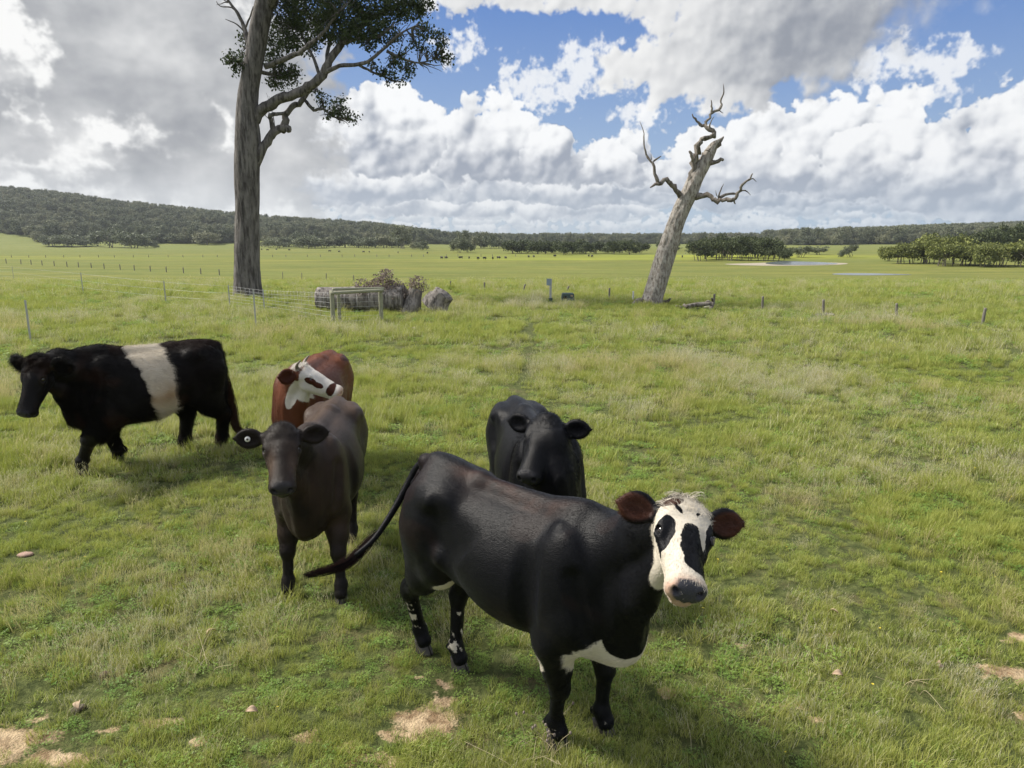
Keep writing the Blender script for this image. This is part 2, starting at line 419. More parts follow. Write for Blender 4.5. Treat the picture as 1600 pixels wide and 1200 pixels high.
stretch = vmath('MULTIPLY', P2, (0.25, 1.0, 1.0))
nf = noise(stretch, 0.16, 6, 0.62); nf2 = noise(stretch, 0.03, 4, 0.55); nf3 = noise(stretch, 1.1, 4, 0.6)
near_g = mixc(sstep(n3, 0.35, 0.65), (0.055, 0.070, 0.022), (0.130, 0.150, 0.050))
near_g = mixc(sstep(n2*0.6+n4*0.4, 0.50, 0.66, 0.0, 0.8), near_g, (0.16, 0.125, 0.065))
far_g = mixc(sstep(nf, 0.32, 0.68), (0.092, 0.125, 0.040), (0.165, 0.188, 0.065))
far_g = mixc(sstep(nf2, 0.42, 0.62, 0.0, 0.7), far_g, (0.110, 0.150, 0.055))
far_g = mixc(sstep(noise(vmath('MULTIPLY', P2, (0.18, 1.0, 1.0)), 0.09, 6, 0.7), 0.50, 0.66, 0.0, 0.65), far_g, (0.085, 0.118, 0.040))
far_g = mixc(sstep(nf3, 0.54, 0.70, 0.0, 0.65), far_g, (0.070, 0.095, 0.032))
far_g = mixc(sstep(noise(vmath('MULTIPLY', P2, (0.3, 1.0, 1.0)), 0.45, 5, 0.7), 0.56, 0.70, 0.0, 0.6), far_g, (0.215, 0.205, 0.095))
far_g = mixc(sstep(n1, 0.55, 0.72, 0.0, 0.35), far_g, (0.22, 0.20, 0.10))
# sunlit strip put into the ground colour (bright yellow green) and paler fields beyond it
sun_strip = sstep(Y + (nf-0.5)*60, 175, 205)*sstep(Y + (nf-0.5)*60, 275, 235)*sstep(noise(stretch, 0.012, 3, 0.5), 0.42, 0.62)*(0.35+0.65*sstep(X/Y, -0.15, 0.0)*sstep(X/Y, 0.5, 0.25))
far_g = mixc(sun_strip*0.75, far_g, (0.27, 0.34, 0.045))
far_g = mixc(sstep(dist, 280, 700, 0.0, 0.6), far_g, (0.13, 0.17, 0.075))
far_g = vmath('MULTIPLY', far_g, (1.30, 1.14, 0.80))
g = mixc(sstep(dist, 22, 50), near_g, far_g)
bare = None
wv = noise(P2, 7.0, 4, 0.6, out='Color'); wxx, wyy, _ = sep(wv)
Xw = X + (wxx-0.5)*0.22; Yw = Y + (wyy-0.5)*0.22
for bx, by, rx, ry in BARE:
    a = (Xw-bx)*(1/rx); b = (Yw-by)*(1/ry); d = 1.0-(a*a+b*b); bare = d if bare is None else S.m('MAXIMUM', bare, d)
bm = sstep(bare + (n4-0.5)*2.2 + (n3-0.5)*2.0, -0.45, 0.5)
sand = mixc(sstep(noise(P2, 9, 6, 0.7), 0.35, 0.65), (0.24, 0.16, 0.09), (0.60, 0.46, 0.29))
sand = mixc(sstep(voro(P2, 120, 'F1'), 0.2, 0.05, 0, 0.6), sand, (0.13, 0.10, 0.07))
g = mixc(bm, g, sand)
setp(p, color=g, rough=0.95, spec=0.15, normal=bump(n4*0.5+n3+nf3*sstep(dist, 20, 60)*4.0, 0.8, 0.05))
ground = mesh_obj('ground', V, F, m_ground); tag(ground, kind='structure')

# ------------------------------------------------------------------ grass
def grass_mat(name, cols, dryc, rough=0.50, trans=0.42):
    m, p = new_mat(name)
    P = position(); X, Y, Z = sep(P); P2 = xyz(X, Y, 0.0)
    big = noise(P2, 0.30, 3, 0.55); mid = noise(P2, 1.7, 4, 0.6)
    oi = S.node('ShaderNodeObjectInfo'); rnd = S(oi.outputs['Random'])
    t = attr('tint'); h = attr('along')
    fine = noise(P2, 6.0, 3, 0.6)
    c = mixc(sstep(mid*0.35+fine*0.35+t*0.25+rnd*0.3, 0.38, 0.78), cols[0], cols[1])
    c = mixc(sstep(big*0.8+t*0.35+mid*0.35, 0.78, 1.05, 0.0, 0.75), c, cols[2])
    c = mixc(sstep(t + (big-0.5)*1.4, 0.80, 1.0, 0, 0.9), c, dryc)
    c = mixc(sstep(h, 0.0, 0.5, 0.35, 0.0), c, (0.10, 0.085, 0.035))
    dist = S.m('SQRT', X*X+Y*Y)
    setp(p, color=c, rough=rough, spec=0.30)
    tr = S.node('ShaderNodeBsdfTranslucent'); S.put(tr.inputs['Color'], mixc(0.4, c, (0.30, 0.36, 0.04)))
    mx = S.node('ShaderNodeMixShader'); mx.inputs[0].default_value = trans
    S.tree.links.new(p.outputs[0], mx.inputs[1]); S.tree.links.new(tr.outputs[0], mx.inputs[2])
    S.tree.links.new(mx.outputs[0], S.tree.nodes['Material Output'].inputs[0])
    return m
m_grass = grass_mat('green_grass', ((0.280, 0.337, 0.073), (0.473, 0.491, 0.129), (0.629, 0.536, 0.238)), (0.680, 0.640, 0.459))
m_turf = grass_mat('short_turf', ((0.244, 0.329, 0.073), (0.437, 0.491, 0.119), (0.595, 0.536, 0.202)), (0.680, 0.613, 0.422))
m_seed = grass_mat('seeding_grass', ((0.455, 0.445, 0.183), (0.680, 0.567, 0.313), (0.680, 0.640, 0.459)), (0.680, 0.640, 0.500), trans=0.45)
m_clover = grass_mat('clover_leaf', ((0.175, 0.307, 0.064), (0.298, 0.429, 0.092), (0.402, 0.459, 0.129)), (0.385, 0.398, 0.129), rough=0.5)

def blades(n, rad, hmin, hmax, wid, lean, seg=3, seed=0, clump=0.0, curl=0.5):
    r = np.random.default_rng(seed)
    if clump:
        k = max(3, int(n*0.06)); cc = r.normal(0, rad*0.55, (k, 2)); base = cc[r.integers(0, k, n)] + r.normal(0, clump, (n, 2))
    else:
        a = r.uniform(0, 2*np.pi, n); q = rad*np.sqrt(r.uniform(0, 1, n)); base = np.stack([q*np.cos(a), q*np.sin(a)], 1)
    h = r.uniform(hmin, hmax, n)*r.uniform(0.6, 1.0, n); a = r.uniform(0, 2*np.pi, n); ln = r.uniform(0.1, 1.0, n)*lean
    d = np.stack([np.cos(a), np.sin(a)], 1); sd = np.stack([-np.sin(a+r.normal(0, .6, n)), np.cos(a)], 1)
    V = []; AL = []
    for s in range(seg+1):
        t = s/seg; out = (ln*h*t**1.6)[:, None]*d; z = h*t*(1-curl*ln*t*0.5)
        wd = (wid*r.uniform(0.7, 1.3, n)*(1-t**1.5)*0.5+0.0003)[:, None]
        c = base+out
        V.append(np.stack([np.concatenate([c-sd*wd, z[:, None]], 1), np.concatenate([c+sd*wd, z[:, None]], 1)], 1)); AL.append(np.full((n, 2), t))
    V = np.stack(V, 1); AL = np.stack(AL, 1); T = np.repeat(r.uniform(0, 1, n), (seg+1)*2)   # n,seg+1,2,3
    idx = np.arange(n*(seg+1)*2).reshape(n, seg+1, 2)
    F = np.stack([idx[:, :-1, 0], idx[:, :-1, 1], idx[:, 1:, 1], idx[:, 1:, 0]], -1).reshape(-1, 4)
    return V.reshape(-1, 3), F, AL.ravel(), T
def leaves(n, rad, h, size, seed):
    """small round three-lobed leaves lying roughly flat"""
    r = np.random.default_rng(seed); V = []; F = []; AL = []; T = []
    for i in range(n):
        a = r.uniform(0, 6.28); q = rad*math.sqrt(r.uniform()); c = np.array([q*math.cos(a), q*math.sin(a), r.uniform(0.3, 1)*h]); t = r.uniform(); rot = r.uniform(0, 6.28)
        tilt = r.normal(0, 0.35, 2)
        for k in range(3):
            aa = rot+k*2.094; s = size*r.uniform(0.7, 1.2); o = len(V)
            for (u_, v_) in ((0, 0), (0.7, -0.45), (1.15, 0.0), (0.7, 0.45)):
                x = (u_*math.cos(aa)-v_*math.sin(aa))*s; y = (u_*math.sin(aa)+v_*math.cos(aa))*s
                V.append(c+np.array([x, y, x*tilt[0]+y*tilt[1]+abs(v_)*s*0.3])); AL.append(0.8); T.append(t*0.7)
            F.append((o, o+1, o+2, o+3))
    return np.array(V), np.array(F), np.array(AL), np.array(T)
def seedheads(n, rad, hmin, hmax, seed):
    """thin leaning stems with a loose seed head"""
    V, F, AL, T = blades(n, rad, hmin, hmax, 0.0022, 0.55, 3, seed, curl=0.3)
    r = np.random.default_rng(seed+1); VV = V.reshape(n, 4, 2, 3); tips = VV[:, 3].mean(1); prev = VV[:, 2].mean(1)
    V2 = []; F2 = []; o = len(V)
    for i in range(n):
        d = tips[i]-prev[i]; d /= np.linalg.norm(d)+1e-9; L = r.uniform(0.03, 0.06)
        for k in range(5):
            b = tips[i]-d*L*(0.2*k); s = np.cross(d, r.normal(0, 1, 3)); s /= np.linalg.norm(s)+1e-9
            V2 += [b, b+d*0.010+s*0.005, b+d*0.022+s*0.004]; F2.append((o, o+1, o+2, o+2)); o += 3
    F2 = [(a, b, c) for a, b, c, _ in F2]
    faces = [tuple(f) for f in F.tolist()] + F2
    return np.concatenate([V, np.array(V2)]), faces, np.concatenate([AL, np.ones(len(V2))]), np.concatenate([T, np.repeat(0.95*np.ones(n), 15)])
def make_collection(name, specs):
    c = bpy.data.collections.new(name)
    for i, (data, mat) in enumerate(specs):
        V, F, AL, T = data
        o = mesh_obj(name+'_tuft_%02d' % i, V, F, mat, smooth=False, link=False); c.objects.link(o)
        fattr(o, 'along', AL); fattr(o, 'tint', T)
    return c
def scatter(name, label, cat, coll, pts, scl, idx, tilt=0.15):
    n = len(pts); me = bpy.data.meshes.new(name); me.vertices.add(n); me.vertices.foreach_set('co', pts.astype(np.float32).ravel())
    o = bpy.data.objects.new(name, me); COL.objects.link(o); tag(o, label, cat, kind='stuff')
    r = np.random.default_rng(n)
    fattr(o, 'scl', scl); fattr(o, 'rot', np.stack([r.normal(0, tilt, n), r.normal(0, tilt, n), r.uniform(0, 6.283, n)], 1), 'FLOAT_VECTOR')
    a = me.attributes.new('idx', 'INT', 'POINT'); a.data.foreach_set('value', idx.astype(np.int32))
    ng = bpy.data.node_groups.new(name, 'GeometryNodeTree'); N = ng.nodes; L = ng.links
    ng.interface.new_socket('Geometry', in_out='INPUT', socket_type='NodeSocketGeometry'); ng.interface.new_socket('Geometry', in_out='OUTPUT', socket_type='NodeSocketGeometry')
    gi = N.new('NodeGroupInput'); go = N.new('NodeGroupOutput'); ip = N.new('GeometryNodeInstanceOnPoints'); ci = N.new('GeometryNodeCollectionInfo')
    ci.inputs['Collection'].default_value = coll; ci.inputs['Separate Children'].default_value = True; ci.inputs['Reset Children'].default_value = True
    def na(nm, t):
        x = N.new('GeometryNodeInputNamedAttribute'); x.data_type = t; x.inputs['Name'].default_value = nm
        return [s for s in x.outputs if s.enabled and s.name == 'Attribute'][0]
    L.new(gi.outputs[0], ip.inputs['Points']); L.new(ci.outputs[0], ip.inputs['Instance']); ip.inputs['Pick Instance'].default_value = True
    L.new(na('idx', 'INT'), ip.inputs['Instance Index'])
    e2r = N.new('FunctionNodeEulerToRotation'); L.new(na('rot', 'FLOAT_VECTOR'), e2r.inputs[0]); L.new(e2r.outputs[0], ip.inputs['Rotation'])
    L.new(na('scl', 'FLOAT'), ip.inputs['Scale']); L.new(ip.outputs[0], go.inputs[0])
    md = o.modifiers.new('scatter', 'NODES'); md.node_group = ng
    return o
def wedge(r0, r1, dens, half=math.radians(44), seed=0):
    """random points in the wedge of ground ahead of the camera"""
    r = np.random.default_rng(seed); n = int(dens*half*(r1*r1-r0*r0)); q = np.sqrt(r.uniform(r0*r0, r1*r1, n)); a = r.uniform(-half, half, n)
    x = q*np.sin(a); y = q*np.cos(a)-0.6
    return np.stack([x, y, ground_z(x, y)], 1), r
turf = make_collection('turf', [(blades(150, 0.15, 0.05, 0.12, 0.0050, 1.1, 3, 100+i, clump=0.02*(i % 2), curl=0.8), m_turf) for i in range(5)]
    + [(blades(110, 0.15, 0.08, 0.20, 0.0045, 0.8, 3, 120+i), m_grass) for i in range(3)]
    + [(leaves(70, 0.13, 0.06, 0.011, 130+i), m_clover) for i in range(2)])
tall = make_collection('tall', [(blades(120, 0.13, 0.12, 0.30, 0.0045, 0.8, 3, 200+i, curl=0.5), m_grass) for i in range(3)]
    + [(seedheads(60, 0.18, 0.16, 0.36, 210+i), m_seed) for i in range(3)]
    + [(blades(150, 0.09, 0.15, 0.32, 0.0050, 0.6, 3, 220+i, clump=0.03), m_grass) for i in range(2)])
def keep(p, r, edge=0.0):
    b = bare_np(p[:, 0], p[:, 1]); t = track_np(p[:, 0], p[:, 1])
    return (b + r.normal(0, 0.38, len(p)) < -0.05+edge) & (t > 0.09+r.uniform(0, 0.18, len(p)))
P_, S_, I_ = [], [], []
for r0, r1, dens, sc, sd_ in ((1.2, 4.5, 260, 0.44, 1), (4.5, 8, 135, 0.56, 2), (8, 16, 50, 0.85, 3), (16, 34, 12, 1.5, 4), (34, 62, 3.0, 2.2, 5), (62, 104, 0.9, 3.0, 6)):
    p, r = wedge(r0, r1, dens, seed=sd_); k = keep(p, r); p = p[k]; n = len(p)
    thin = fbm2(p[:, 0]*1.1, p[:, 1]*1.1, 5, 4)
    tuft = fbm2(p[:, 0]*5, p[:, 1]*5, 19, 3); s = sc*(0.35+0.8*thin+0.8*(tuft-0.35))*r.uniform(0.7, 1.3, n)
    cl = fbm2(p[:, 0]*0.8+40, p[:, 1]*0.8, 12, 4)
    idx = np.where(r.uniform(0, 1, n) < np.clip((cl-0.42)*2.2, 0.04, 0.8), r.integers(8, 10, n), np.where(r.uniform(0, 1, n) < 0.25+0.4*thin, r.integers(5, 8, n), r.integers(0, 5, n)))
    fade = r.uniform(0, 1, n) < np.clip((104-np.hypot(p[:, 0], p[:, 1]))/50, 0, 1); P_.append(p[fade]); S_.append(s[fade]); I_.append(idx[fade])
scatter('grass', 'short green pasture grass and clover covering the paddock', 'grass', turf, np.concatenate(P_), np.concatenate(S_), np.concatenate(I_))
P_, S_, I_ = [], [], []
for r0, r1, dens, sc, sd_ in ((1.6, 4.5, 12, 0.36, 11), (4.5, 9, 36, 0.52, 12), (9, 18, 26, 0.80, 13), (18, 34, 7, 1.1, 14), (34, 60, 1.6, 1.5, 16)):
    p, r = wedge(r0, r1, dens, seed=sd_); k = keep(p, r, -0.15); p = p[k]; n = len(p)
    patch = fbm2(p[:, 0]*0.55, p[:, 1]*0.75, 15, 4)
    kk = r.uniform(0, 1, n) < np.clip((patch-0.38)*4.0, 0.05, 1.0); p = p[kk]; patch = patch[kk]; n = len(p)
    s = sc*(0.35+1.0*patch)*r.uniform(0.6, 1.3, n)
    dry = fbm2(p[:, 0]*0.25+9, p[:, 1]*0.35, 25, 4)
    idx = np.where(r.uniform(0, 1, n) < np.clip((dry-0.40)*3.5, 0.05, 0.75), r.integers(3, 6, n), np.where(r.uniform(0, 1, n) < 0.2, r.integers(6, 8, n), r.integers(0, 3, n)))
    P_.append(p); S_.append(s); I_.append(idx)
scatter('long_grass', 'longer feathery grass with pinkish straw seed heads in drifts', 'grass', tall, np.concatenate(P_), np.concatenate(S_), np.concatenate(I_))

# ------------------------------------------------------------------ implicit modelling: smooth unions of limbs and masses, meshed as one skin
class Field:
    def __init__(s, lo, hi, h):
        s.h = h; s.lo = np.array(lo, dtype=np.float32); n = np.ceil((np.array(hi)-np.array(lo))/h).astype(int)+1
        s.n = n; s.ax = [(s.lo[i]+np.arange(n[i])*h).astype(np.float32) for i in range(3)]
        s.d = np.full(tuple(n), 1.0, dtype=np.float32)
    def win(s, lo, hi, pad):
        sl = []
        for i in range(3):
            a = int(max(0, math.floor((lo[i]-pad-s.lo[i])/s.h))); b = int(min(s.n[i], math.ceil((hi[i]+pad-s.lo[i])/s.h)+1))
            sl.append(slice(a, max(b, a)))
        X = s.ax[0][sl[0]][:, None, None]; Y = s.ax[1][sl[1]][None, :, None]; Z = s.ax[2][sl[2]][None, None, :]
        return tuple(sl), X, Y, Z
    def join(s, sl, v, k):
        o = s.d[sl]
        if k <= 0: s.d[sl] = np.minimum(o, v); return
        h = np.clip(0.5+0.5*(o-v)/k, 0, 1); s.d[sl] = o*(1-h)+v*h - k*h*(1-h)
    def cut(s, sl, v, k):
        o = s.d[sl]; h = np.clip(0.5-0.5*(o+v)/k, 0, 1); s.d[sl] = o*(1-h)-v*h + k*h*(1-h)
    def cone(s, a, b, r1, r2, k=0.03, flat=None, cut=False):
        """tapered limb from a to b; flat=(axis vector, factor) squashes it across that axis"""
        a = np.array(a, dtype=np.float32); b = np.array(b, dtype=np.float32); m = max(r1, r2)
        sl, X, Y, Z = s.win(np.minimum(a, b), np.maximum(a, b), m*1.6+k+s.h*3)
        ba = b-a; L2 = float(ba@ba)+1e-9
        px, py, pz = X-a[0], Y-a[1], Z-a[2]
        t = np.clip((px*ba[0]+py*ba[1]+pz*ba[2])/L2, 0, 1)
        qx, qy, qz = px-t*ba[0], py-t*ba[1], pz-t*ba[2]
        if flat is not None:
            f, fac = np.array(flat[0], dtype=np.float32), flat[1]; f = f/np.linalg.norm(f)
            c = (qx*f[0]+qy*f[1]+qz*f[2])*(fac-1.0); qx, qy, qz = qx+c*f[0], qy+c*f[1], qz+c*f[2]
        v = np.sqrt(qx*qx+qy*qy+qz*qz) - (r1+(r2-r1)*t)
        (s.cut if cut else s.join)(sl, v.astype(np.float32), k)
    def ell(s, c, r, k=0.03, M=None, cut=False):
        """ellipsoid, axes of the 3x3 matrix M as columns"""
        c = np.array(c, dtype=np.float32); r = np.array(r, dtype=np.float32); m = float(r.max())
        M = np.eye(3) if M is None else np.array(M)
        ext = np.sqrt(((M*r[None, :])**2).sum(1))
        sl, X, Y, Z = s.win(c-ext, c+ext, k+s.h*3)
        px, py, pz = X-c[0], Y-c[1], Z-c[2]
        q = [px*M[0, i]+py*M[1, i]+pz*M[2, i] for i in range(3)]
        k0 = np.sqrt(sum((q[i]/r[i])**2 for i in range(3))); k1 = np.sqrt(sum((q[i]/(r[i]*r[i]))**2 for i in range(3)))+1e-6
        v = k0*(k0-1.0)/k1
        (s.cut if cut else s.join)(sl, v.astype(np.float32), k)
    def loft(s, pts, k=0.03, p=2.2):
        """trunk: rows (x, z_bottom, z_top, half width, height share of the widest level) along x"""
        P = np.array(pts, dtype=float); xs = P[:, 0]
        sl, X, Y, Z = s.win((xs[0], -P[:, 3].max(), P[:, 1].min()), (xs[-1], P[:, 3].max(), P[:, 2].max()), 0.05)
        x = X[:, 0, 0]
        def sp(col):   # Catmull-Rom through the rows
            t = np.interp(x, xs, np.arange(len(xs))); i = np.clip(np.floor(t).astype(int), 0, len(xs)-2); f = t-i
            g = lambda j: P[np.clip(j, 0, len(xs)-1), col]
            p0, p1, p2, p3 = g(i-1), g(i), g(i+1), g(i+2)
            return 0.5*((2*p1)+(-p0+p2)*f+(2*p0-5*p1+4*p2-p3)*f**2+(-p0+3*p1-3*p2+p3)*f**3)
        zb, zt, w, wl = sp(1), sp(2), np.maximum(sp(3), 0.004), sp(4)
        zc = (zb+(zt-zb)*wl)[:, None, None]; up = np.maximum(zt-(zb+(zt-zb)*wl), 0.004)[:, None, None]; dn = np.maximum((zt-zb)*wl, 0.004)[:, None, None]; W = w[:, None, None]
        dz = Z-zc; hz = np.where(dz > 0, up, dn)
        a = np.abs(Y)/W; b = np.abs(dz)/hz
        rho = (a**p+b**p)**(1/p)
        over = np.maximum(np.maximum(xs[0]-X, X-xs[-1]), 0)
        v = (rho-1)*np.minimum(W, hz)*0.85
        v = np.where(over > 0, np.sqrt(np.maximum(v, 0)**2+over**2), v)
        s.join(sl, v.astype(np.float32), k)
    def mesh(s):
        """naive surface nets"""
        d = s.d; ins = d < 0
        c = [ins[i:ins.shape[0]-1+i, j:ins.shape[1]-1+j, l:ins.shape[2]-1+l] for i in (0, 1) for j in (0, 1) for l in (0, 1)]
        anyi = c[0].copy(); alli = c[0].copy()
        for q in c[1:]: anyi |= q; alli &= q
        act = anyi & ~alli; I, J, K = np.nonzero(act); n = len(I)
        idx = np.full(act.shape, -1, dtype=np.int64); idx[I, J, K] = np.arange(n)
        acc = np.zeros((n, 3)); cnt = np.zeros(n)
        off = [(i, j, l) for i in (0, 1) for j in (0, 1) for l in (0, 1)]
        D = {o: d[I+o[0], J+o[1], K+o[2]].astype(np.float64) for o in off}
        for a in off:
            for ax in range(3):
                if a[ax] == 0:
                    b = list(a); b[ax] = 1; b = tuple(b); da, db = D[a], D[b]
                    m = (da < 0) != (db < 0); t = np.where(m, da/np.where(m, da-db, 1), 0)
                    for q in range(3):
                        acc[:, q] += np.where(m, a[q]+(t if q == ax else 0), 0)
                    cnt += m
        V = (acc/cnt[:, None] + np.stack([I, J, K], 1))*s.h + s.lo
        F = []
        for ax in range(3):
            o1, o2 = [(1, 2), (2, 0), (0, 1)][ax]
            sh = [slice(1, -1)]*3; sh[ax] = slice(0, -1); shn = list(sh); shn[ax] = slice(1, None)
            a = ins[tuple(sh)]; b = ins[tuple(shn)]; E = np.nonzero(a != b)
            e = np.stack(E, 1)+np.array([1 if q != ax else 0 for q in range(3)])
            fl = a[E]
            def id_(da, db):
                p = e.copy(); p[:, o1] -= da; p[:, o2] -= db; return idx[p[:, 0], p[:, 1], p[:, 2]]
            q = np.stack([id_(1, 1), id_(0, 1), id_(0, 0), id_(1, 0)], 1)
            q[~fl] = q[~fl][:, ::-1]; F.append(q)
        F = np.concatenate(F); F = F[(F >= 0).all(1)]
        return V.astype(np.float32), F

def frame(fwd, up):
    """matrix with columns forward, left, up"""
    f = Vector(fwd).normalized(); l = Vector(up).cross(f).normalized(); u_ = f.cross(l)
    return np.array([[f[i], l[i], u_[i]] for i in range(3)])

def build_cow(c):
    """c: pose and build of one animal, in its own frame: x forward, y left, z up, standing on z = 0"""
    H = c.get('H', 1.18); s = H/1.2; fat = c.get('fat', 1.0); hres = c.get('res', 0.011); deep = c.get('deep', 1.0)
    hd = c['head']; hp = np.array(hd['pos'], dtype=float); HM = frame(hd['fwd'], hd['up']); L = hd.get('L', 0.46)*c.get('Lmul', 1.0)   # pos = poll
    lx = c.get('lx', 1.0); hp[0] /= lx
    def h2(x, y, z): return hp + HM@np.array([x, y, z])*L
    feet = {k_: (v_[0]/lx,)+tuple(v_[1:]) for k_, v_ in c['feet'].items()}     # fl, fr, hl, hr: (x, y)
    x0 = -0.95*s; allx = [hp[0]-0.3, hp[0]+0.3, h2(1, 0, 0)[0]-0.2, h2(1, 0, 0)[0]+0.2, 0.85*s]; ally = [hp[1]-.3, hp[1]+.3, h2(1, 0, 0)[1]-.2, h2(1, 0, 0)[1]+.2, .42, -.42]
    allz = [hp[2]+0.3, 1.35*s]
    F = Field((min(x0, min(allx)), min(ally), -0.02), (max(allx), max(ally), max(allz)), hres)
    b = fat
    tz = c.get('topline', (0, 0, 0, 0))
    # trunk: rump .. chest
    ch = c.get('chest', 0.0); F.loft([(-0.80*s, 0.86*s, 1.02*s, 0.05*s, .5), (-0.77*s, 0.76*s, 1.13*s, 0.13*s, .55), (-0.68*s, 0.75*s, (1.185+tz[3])*s, 0.180*s, .50), (-0.50*s, (0.70+ch)*s, (1.205+tz[2])*s, 0.225*s*b, .52),
            (-0.28*s, (0.605+ch)*s*deep, 1.180*s, 0.262*s*b, .44), (-0.02*s, (0.535+ch)*s*deep, (1.165+tz[1])*s, 0.290*s*b, .43), (0.22*s, (0.495+ch)*s*deep, 1.17*s, 0.272*s*b, .43), (0.42*s, (0.475+ch)*s*deep, (1.20+tz[0])*s, 0.225*s, .43),
            (0.58*s, (0.52+ch)*s, 1.17*s, 0.175*s, .45), (0.70*s, 0.60*s, 1.08*s, 0.125*s, .47), (0.76*s, 0.68*s, 1.0*s, 0.05*s, .5)], k=0.0, p=2.08)
    # spine, withers, hips
    F.cone((-0.70*s, 0, (1.165+tz[3])*s), (-0.3*s, 0, (1.165+tz[2]*0.5)*s), 0.030*s, 0.032*s, 0.07); F.cone((-0.3*s, 0, (1.165+tz[2]*0.5)*s), (0.40*s, 0, 1.165*s), 0.032*s, 0.045*s, 0.07)
    F.ell((0.42*s, 0, 1.13*s), (0.20*s, 0.07*s, 0.10*s), 0.08)
    F.ell((-0.77*s, 0, (1.135+tz[3])*s), (0.06*s, 0.045*s, 0.05*s), 0.05)                # tail head
    for y in (1, -1):
        F.ell((-0.47*s, y*0.185*s*b, 1.10*s), (0.08*s, 0.030*s, 0.045*s), 0.10)       # hooks
        F.ell((-0.76*s, y*0.105*s, 1.04*s), (0.045*s, 0.04*s, 0.06*s), 0.05)        # pins
        F.ell((0.42*s, y*0.165*s, 0.86*s), (0.145*s, 0.075*s, 0.28*s), 0.09)   # shoulder
        F.ell((0.50*s, y*0.155*s, 0.74*s), (0.12*s, 0.075*s, 0.13*s), 0.06)        # point of shoulder
        F.ell((-0.60*s, y*0.135*s, 0.90*s), (0.20*s, 0.105*s, 0.27*s), 0.05)       # rump and thigh
        F.ell((0.02*s, y*0.15*s*b, (0.74+ch)*s*deep), (0.33*s, 0.13*s*b, 0.19*s), 0.08)     # barrel
        F.ell((0.25*s, y*0.285*s*b, 0.88*s), (0.05*s, 0.028, 0.20*s), 0.07, cut=True)  # hollow behind the shoulder
        F.ell((-0.34*s, y*0.285*s*b, 0.98*s), (0.13*s, 0.030, 0.10*s), 0.08, cut=True)  # hollow of the flank
        F.cone((-0.42*s, y*0.18*s, 0.80*s), (-0.32*s, y*0.15*s, (0.68+ch)*s), 0.05*s, 0.04*s, 0.07)        # flank fold
    for y in (1, -1):
        F.cone((-0.76*s, y*0.10*s, 1.00*s), (-0.50*s, y*0.20*s, 1.09*s), 0.012, 0.014, 0.07)          # pelvis line
        F.cone((0.52*s, y*0.165*s, 0.76*s), (0.36*s, y*0.13*s, 1.13*s), 0.012, 0.012, 0.06)           # shoulder blade ridge
        F.cone((-0.64*s, y*0.215*s, 0.96*s), (-0.50*s, y*0.205*s, 0.72*s), 0.012, 0.012, 0.05, cut=True)   # groove before the thigh
        F.cone((0.52*s, y*0.235*s, 0.98*s), (0.60*s, y*0.215*s, 0.72*s), 0.022, 0.018, 0.06, cut=True)     # groove before the shoulder
    if c.get('ribs'):
        for y in (1, -1):
            for i in range(5):
                xr = (-0.20+i*0.085)*s; F.cone((xr+0.03*s, y*0.235*s*b, 1.06*s), (xr-0.02*s, y*0.287*s*b, 0.76*s), 0.006, 0.006, 0.03)
    # brisket and dewlap
    F.ell((0.56*s, 0, (0.60+ch)*s), (0.17*s, 0.10*s, 0.12*s), 0.08)
    F.ell((0.64*s, 0, 0.72*s), (0.10*s, 0.11*s, 0.16*s), 0.07)
    if c.get('sheath'): F.cone((-0.16*s, 0, 0.55*s), (-0.10*s, 0, 0.485*s), 0.055*s, 0.03*s, 0.05)
    if c.get('udder'): F.ell((-0.46*s, 0, 0.64*s), (0.10*s, 0.085*s, 0.07*s), 0.05)
    # neck
    nb = np.array([0.52*s, 0, 0.98*s]); nk = h2(0.10, 0, -0.12); thr = h2(0.30, 0, -0.30)
    side = np.cross(nk-nb, (0, 0, 1)); side = side/np.linalg.norm(side); thick = c.get('neck', 1.0)
    mid = (nb+nk)/2 + np.array([0.04, 0, 0.0])*s + np.array(c.get('neckmid', (0, 0, 0)))
    F.cone(nb+np.array([0, 0, 0.02]), mid+np.array([0, 0, 0.05*s]), 0.155*s*thick, 0.112*s*thick, 0.09, flat=(side, 1.25)); F.cone(mid+np.array([0, 0, 0.05*s]), nk, 0.112*s*thick, 0.088*s, 0.06, flat=(side, 1.15))
    nl = np.array([0.60*s, 0, 0.78*s]); ml = (nl+thr)/2+np.array([0.0, 0, -0.03*s])
    F.cone(nl, ml, 0.135*s, 0.082*s, 0.09, flat=(side, 1.35)); F.cone(ml, thr, 0.082*s, 0.050*s, 0.05, flat=(side, 1.25))
    dl = c.get('dewlap', 0.5)
    F.cone(np.array([0.68*s, 0, (0.60+ch)*s]), ml+np.array([0.02, 0, -0.06*s]), 0.07*s*dl+0.02, 0.04*s, 0.07, flat=(side, 1.9))
    # head, drawn in head lengths: x to the muzzle, z out of the forehead
    k = 0.035
    hw = c.get('hw', 1.0)
    def E(x, y, z, rx, ry, rz, k_=k, cut=False): F.ell(h2(x, y*hw, z), (rx*L, ry*L*hw, rz*L), k_, M=HM, cut=cut)
    def C(a, bb, r1, r2, k_=k, flat=None, cut=False): F.cone(h2(a[0], a[1]*hw, a[2]), h2(bb[0], bb[1]*hw, bb[2]), r1*L, r2*L, k_, flat=(HM@np.array(flat[0]), flat[1]) if flat else None, cut=cut)
    E(0.14, 0, -0.09, 0.22, 0.245, 0.17)                           # skull
    E(0.02, 0, -0.03, 0.10, 0.15, 0.10)                            # poll
    C((0.20, 0.100, -0.06), (0.44, 0.05, -0.08), 0.135, 0.105); C((0.20, -0.100, -0.06), (0.44, -0.05, -0.08), 0.135, 0.105)
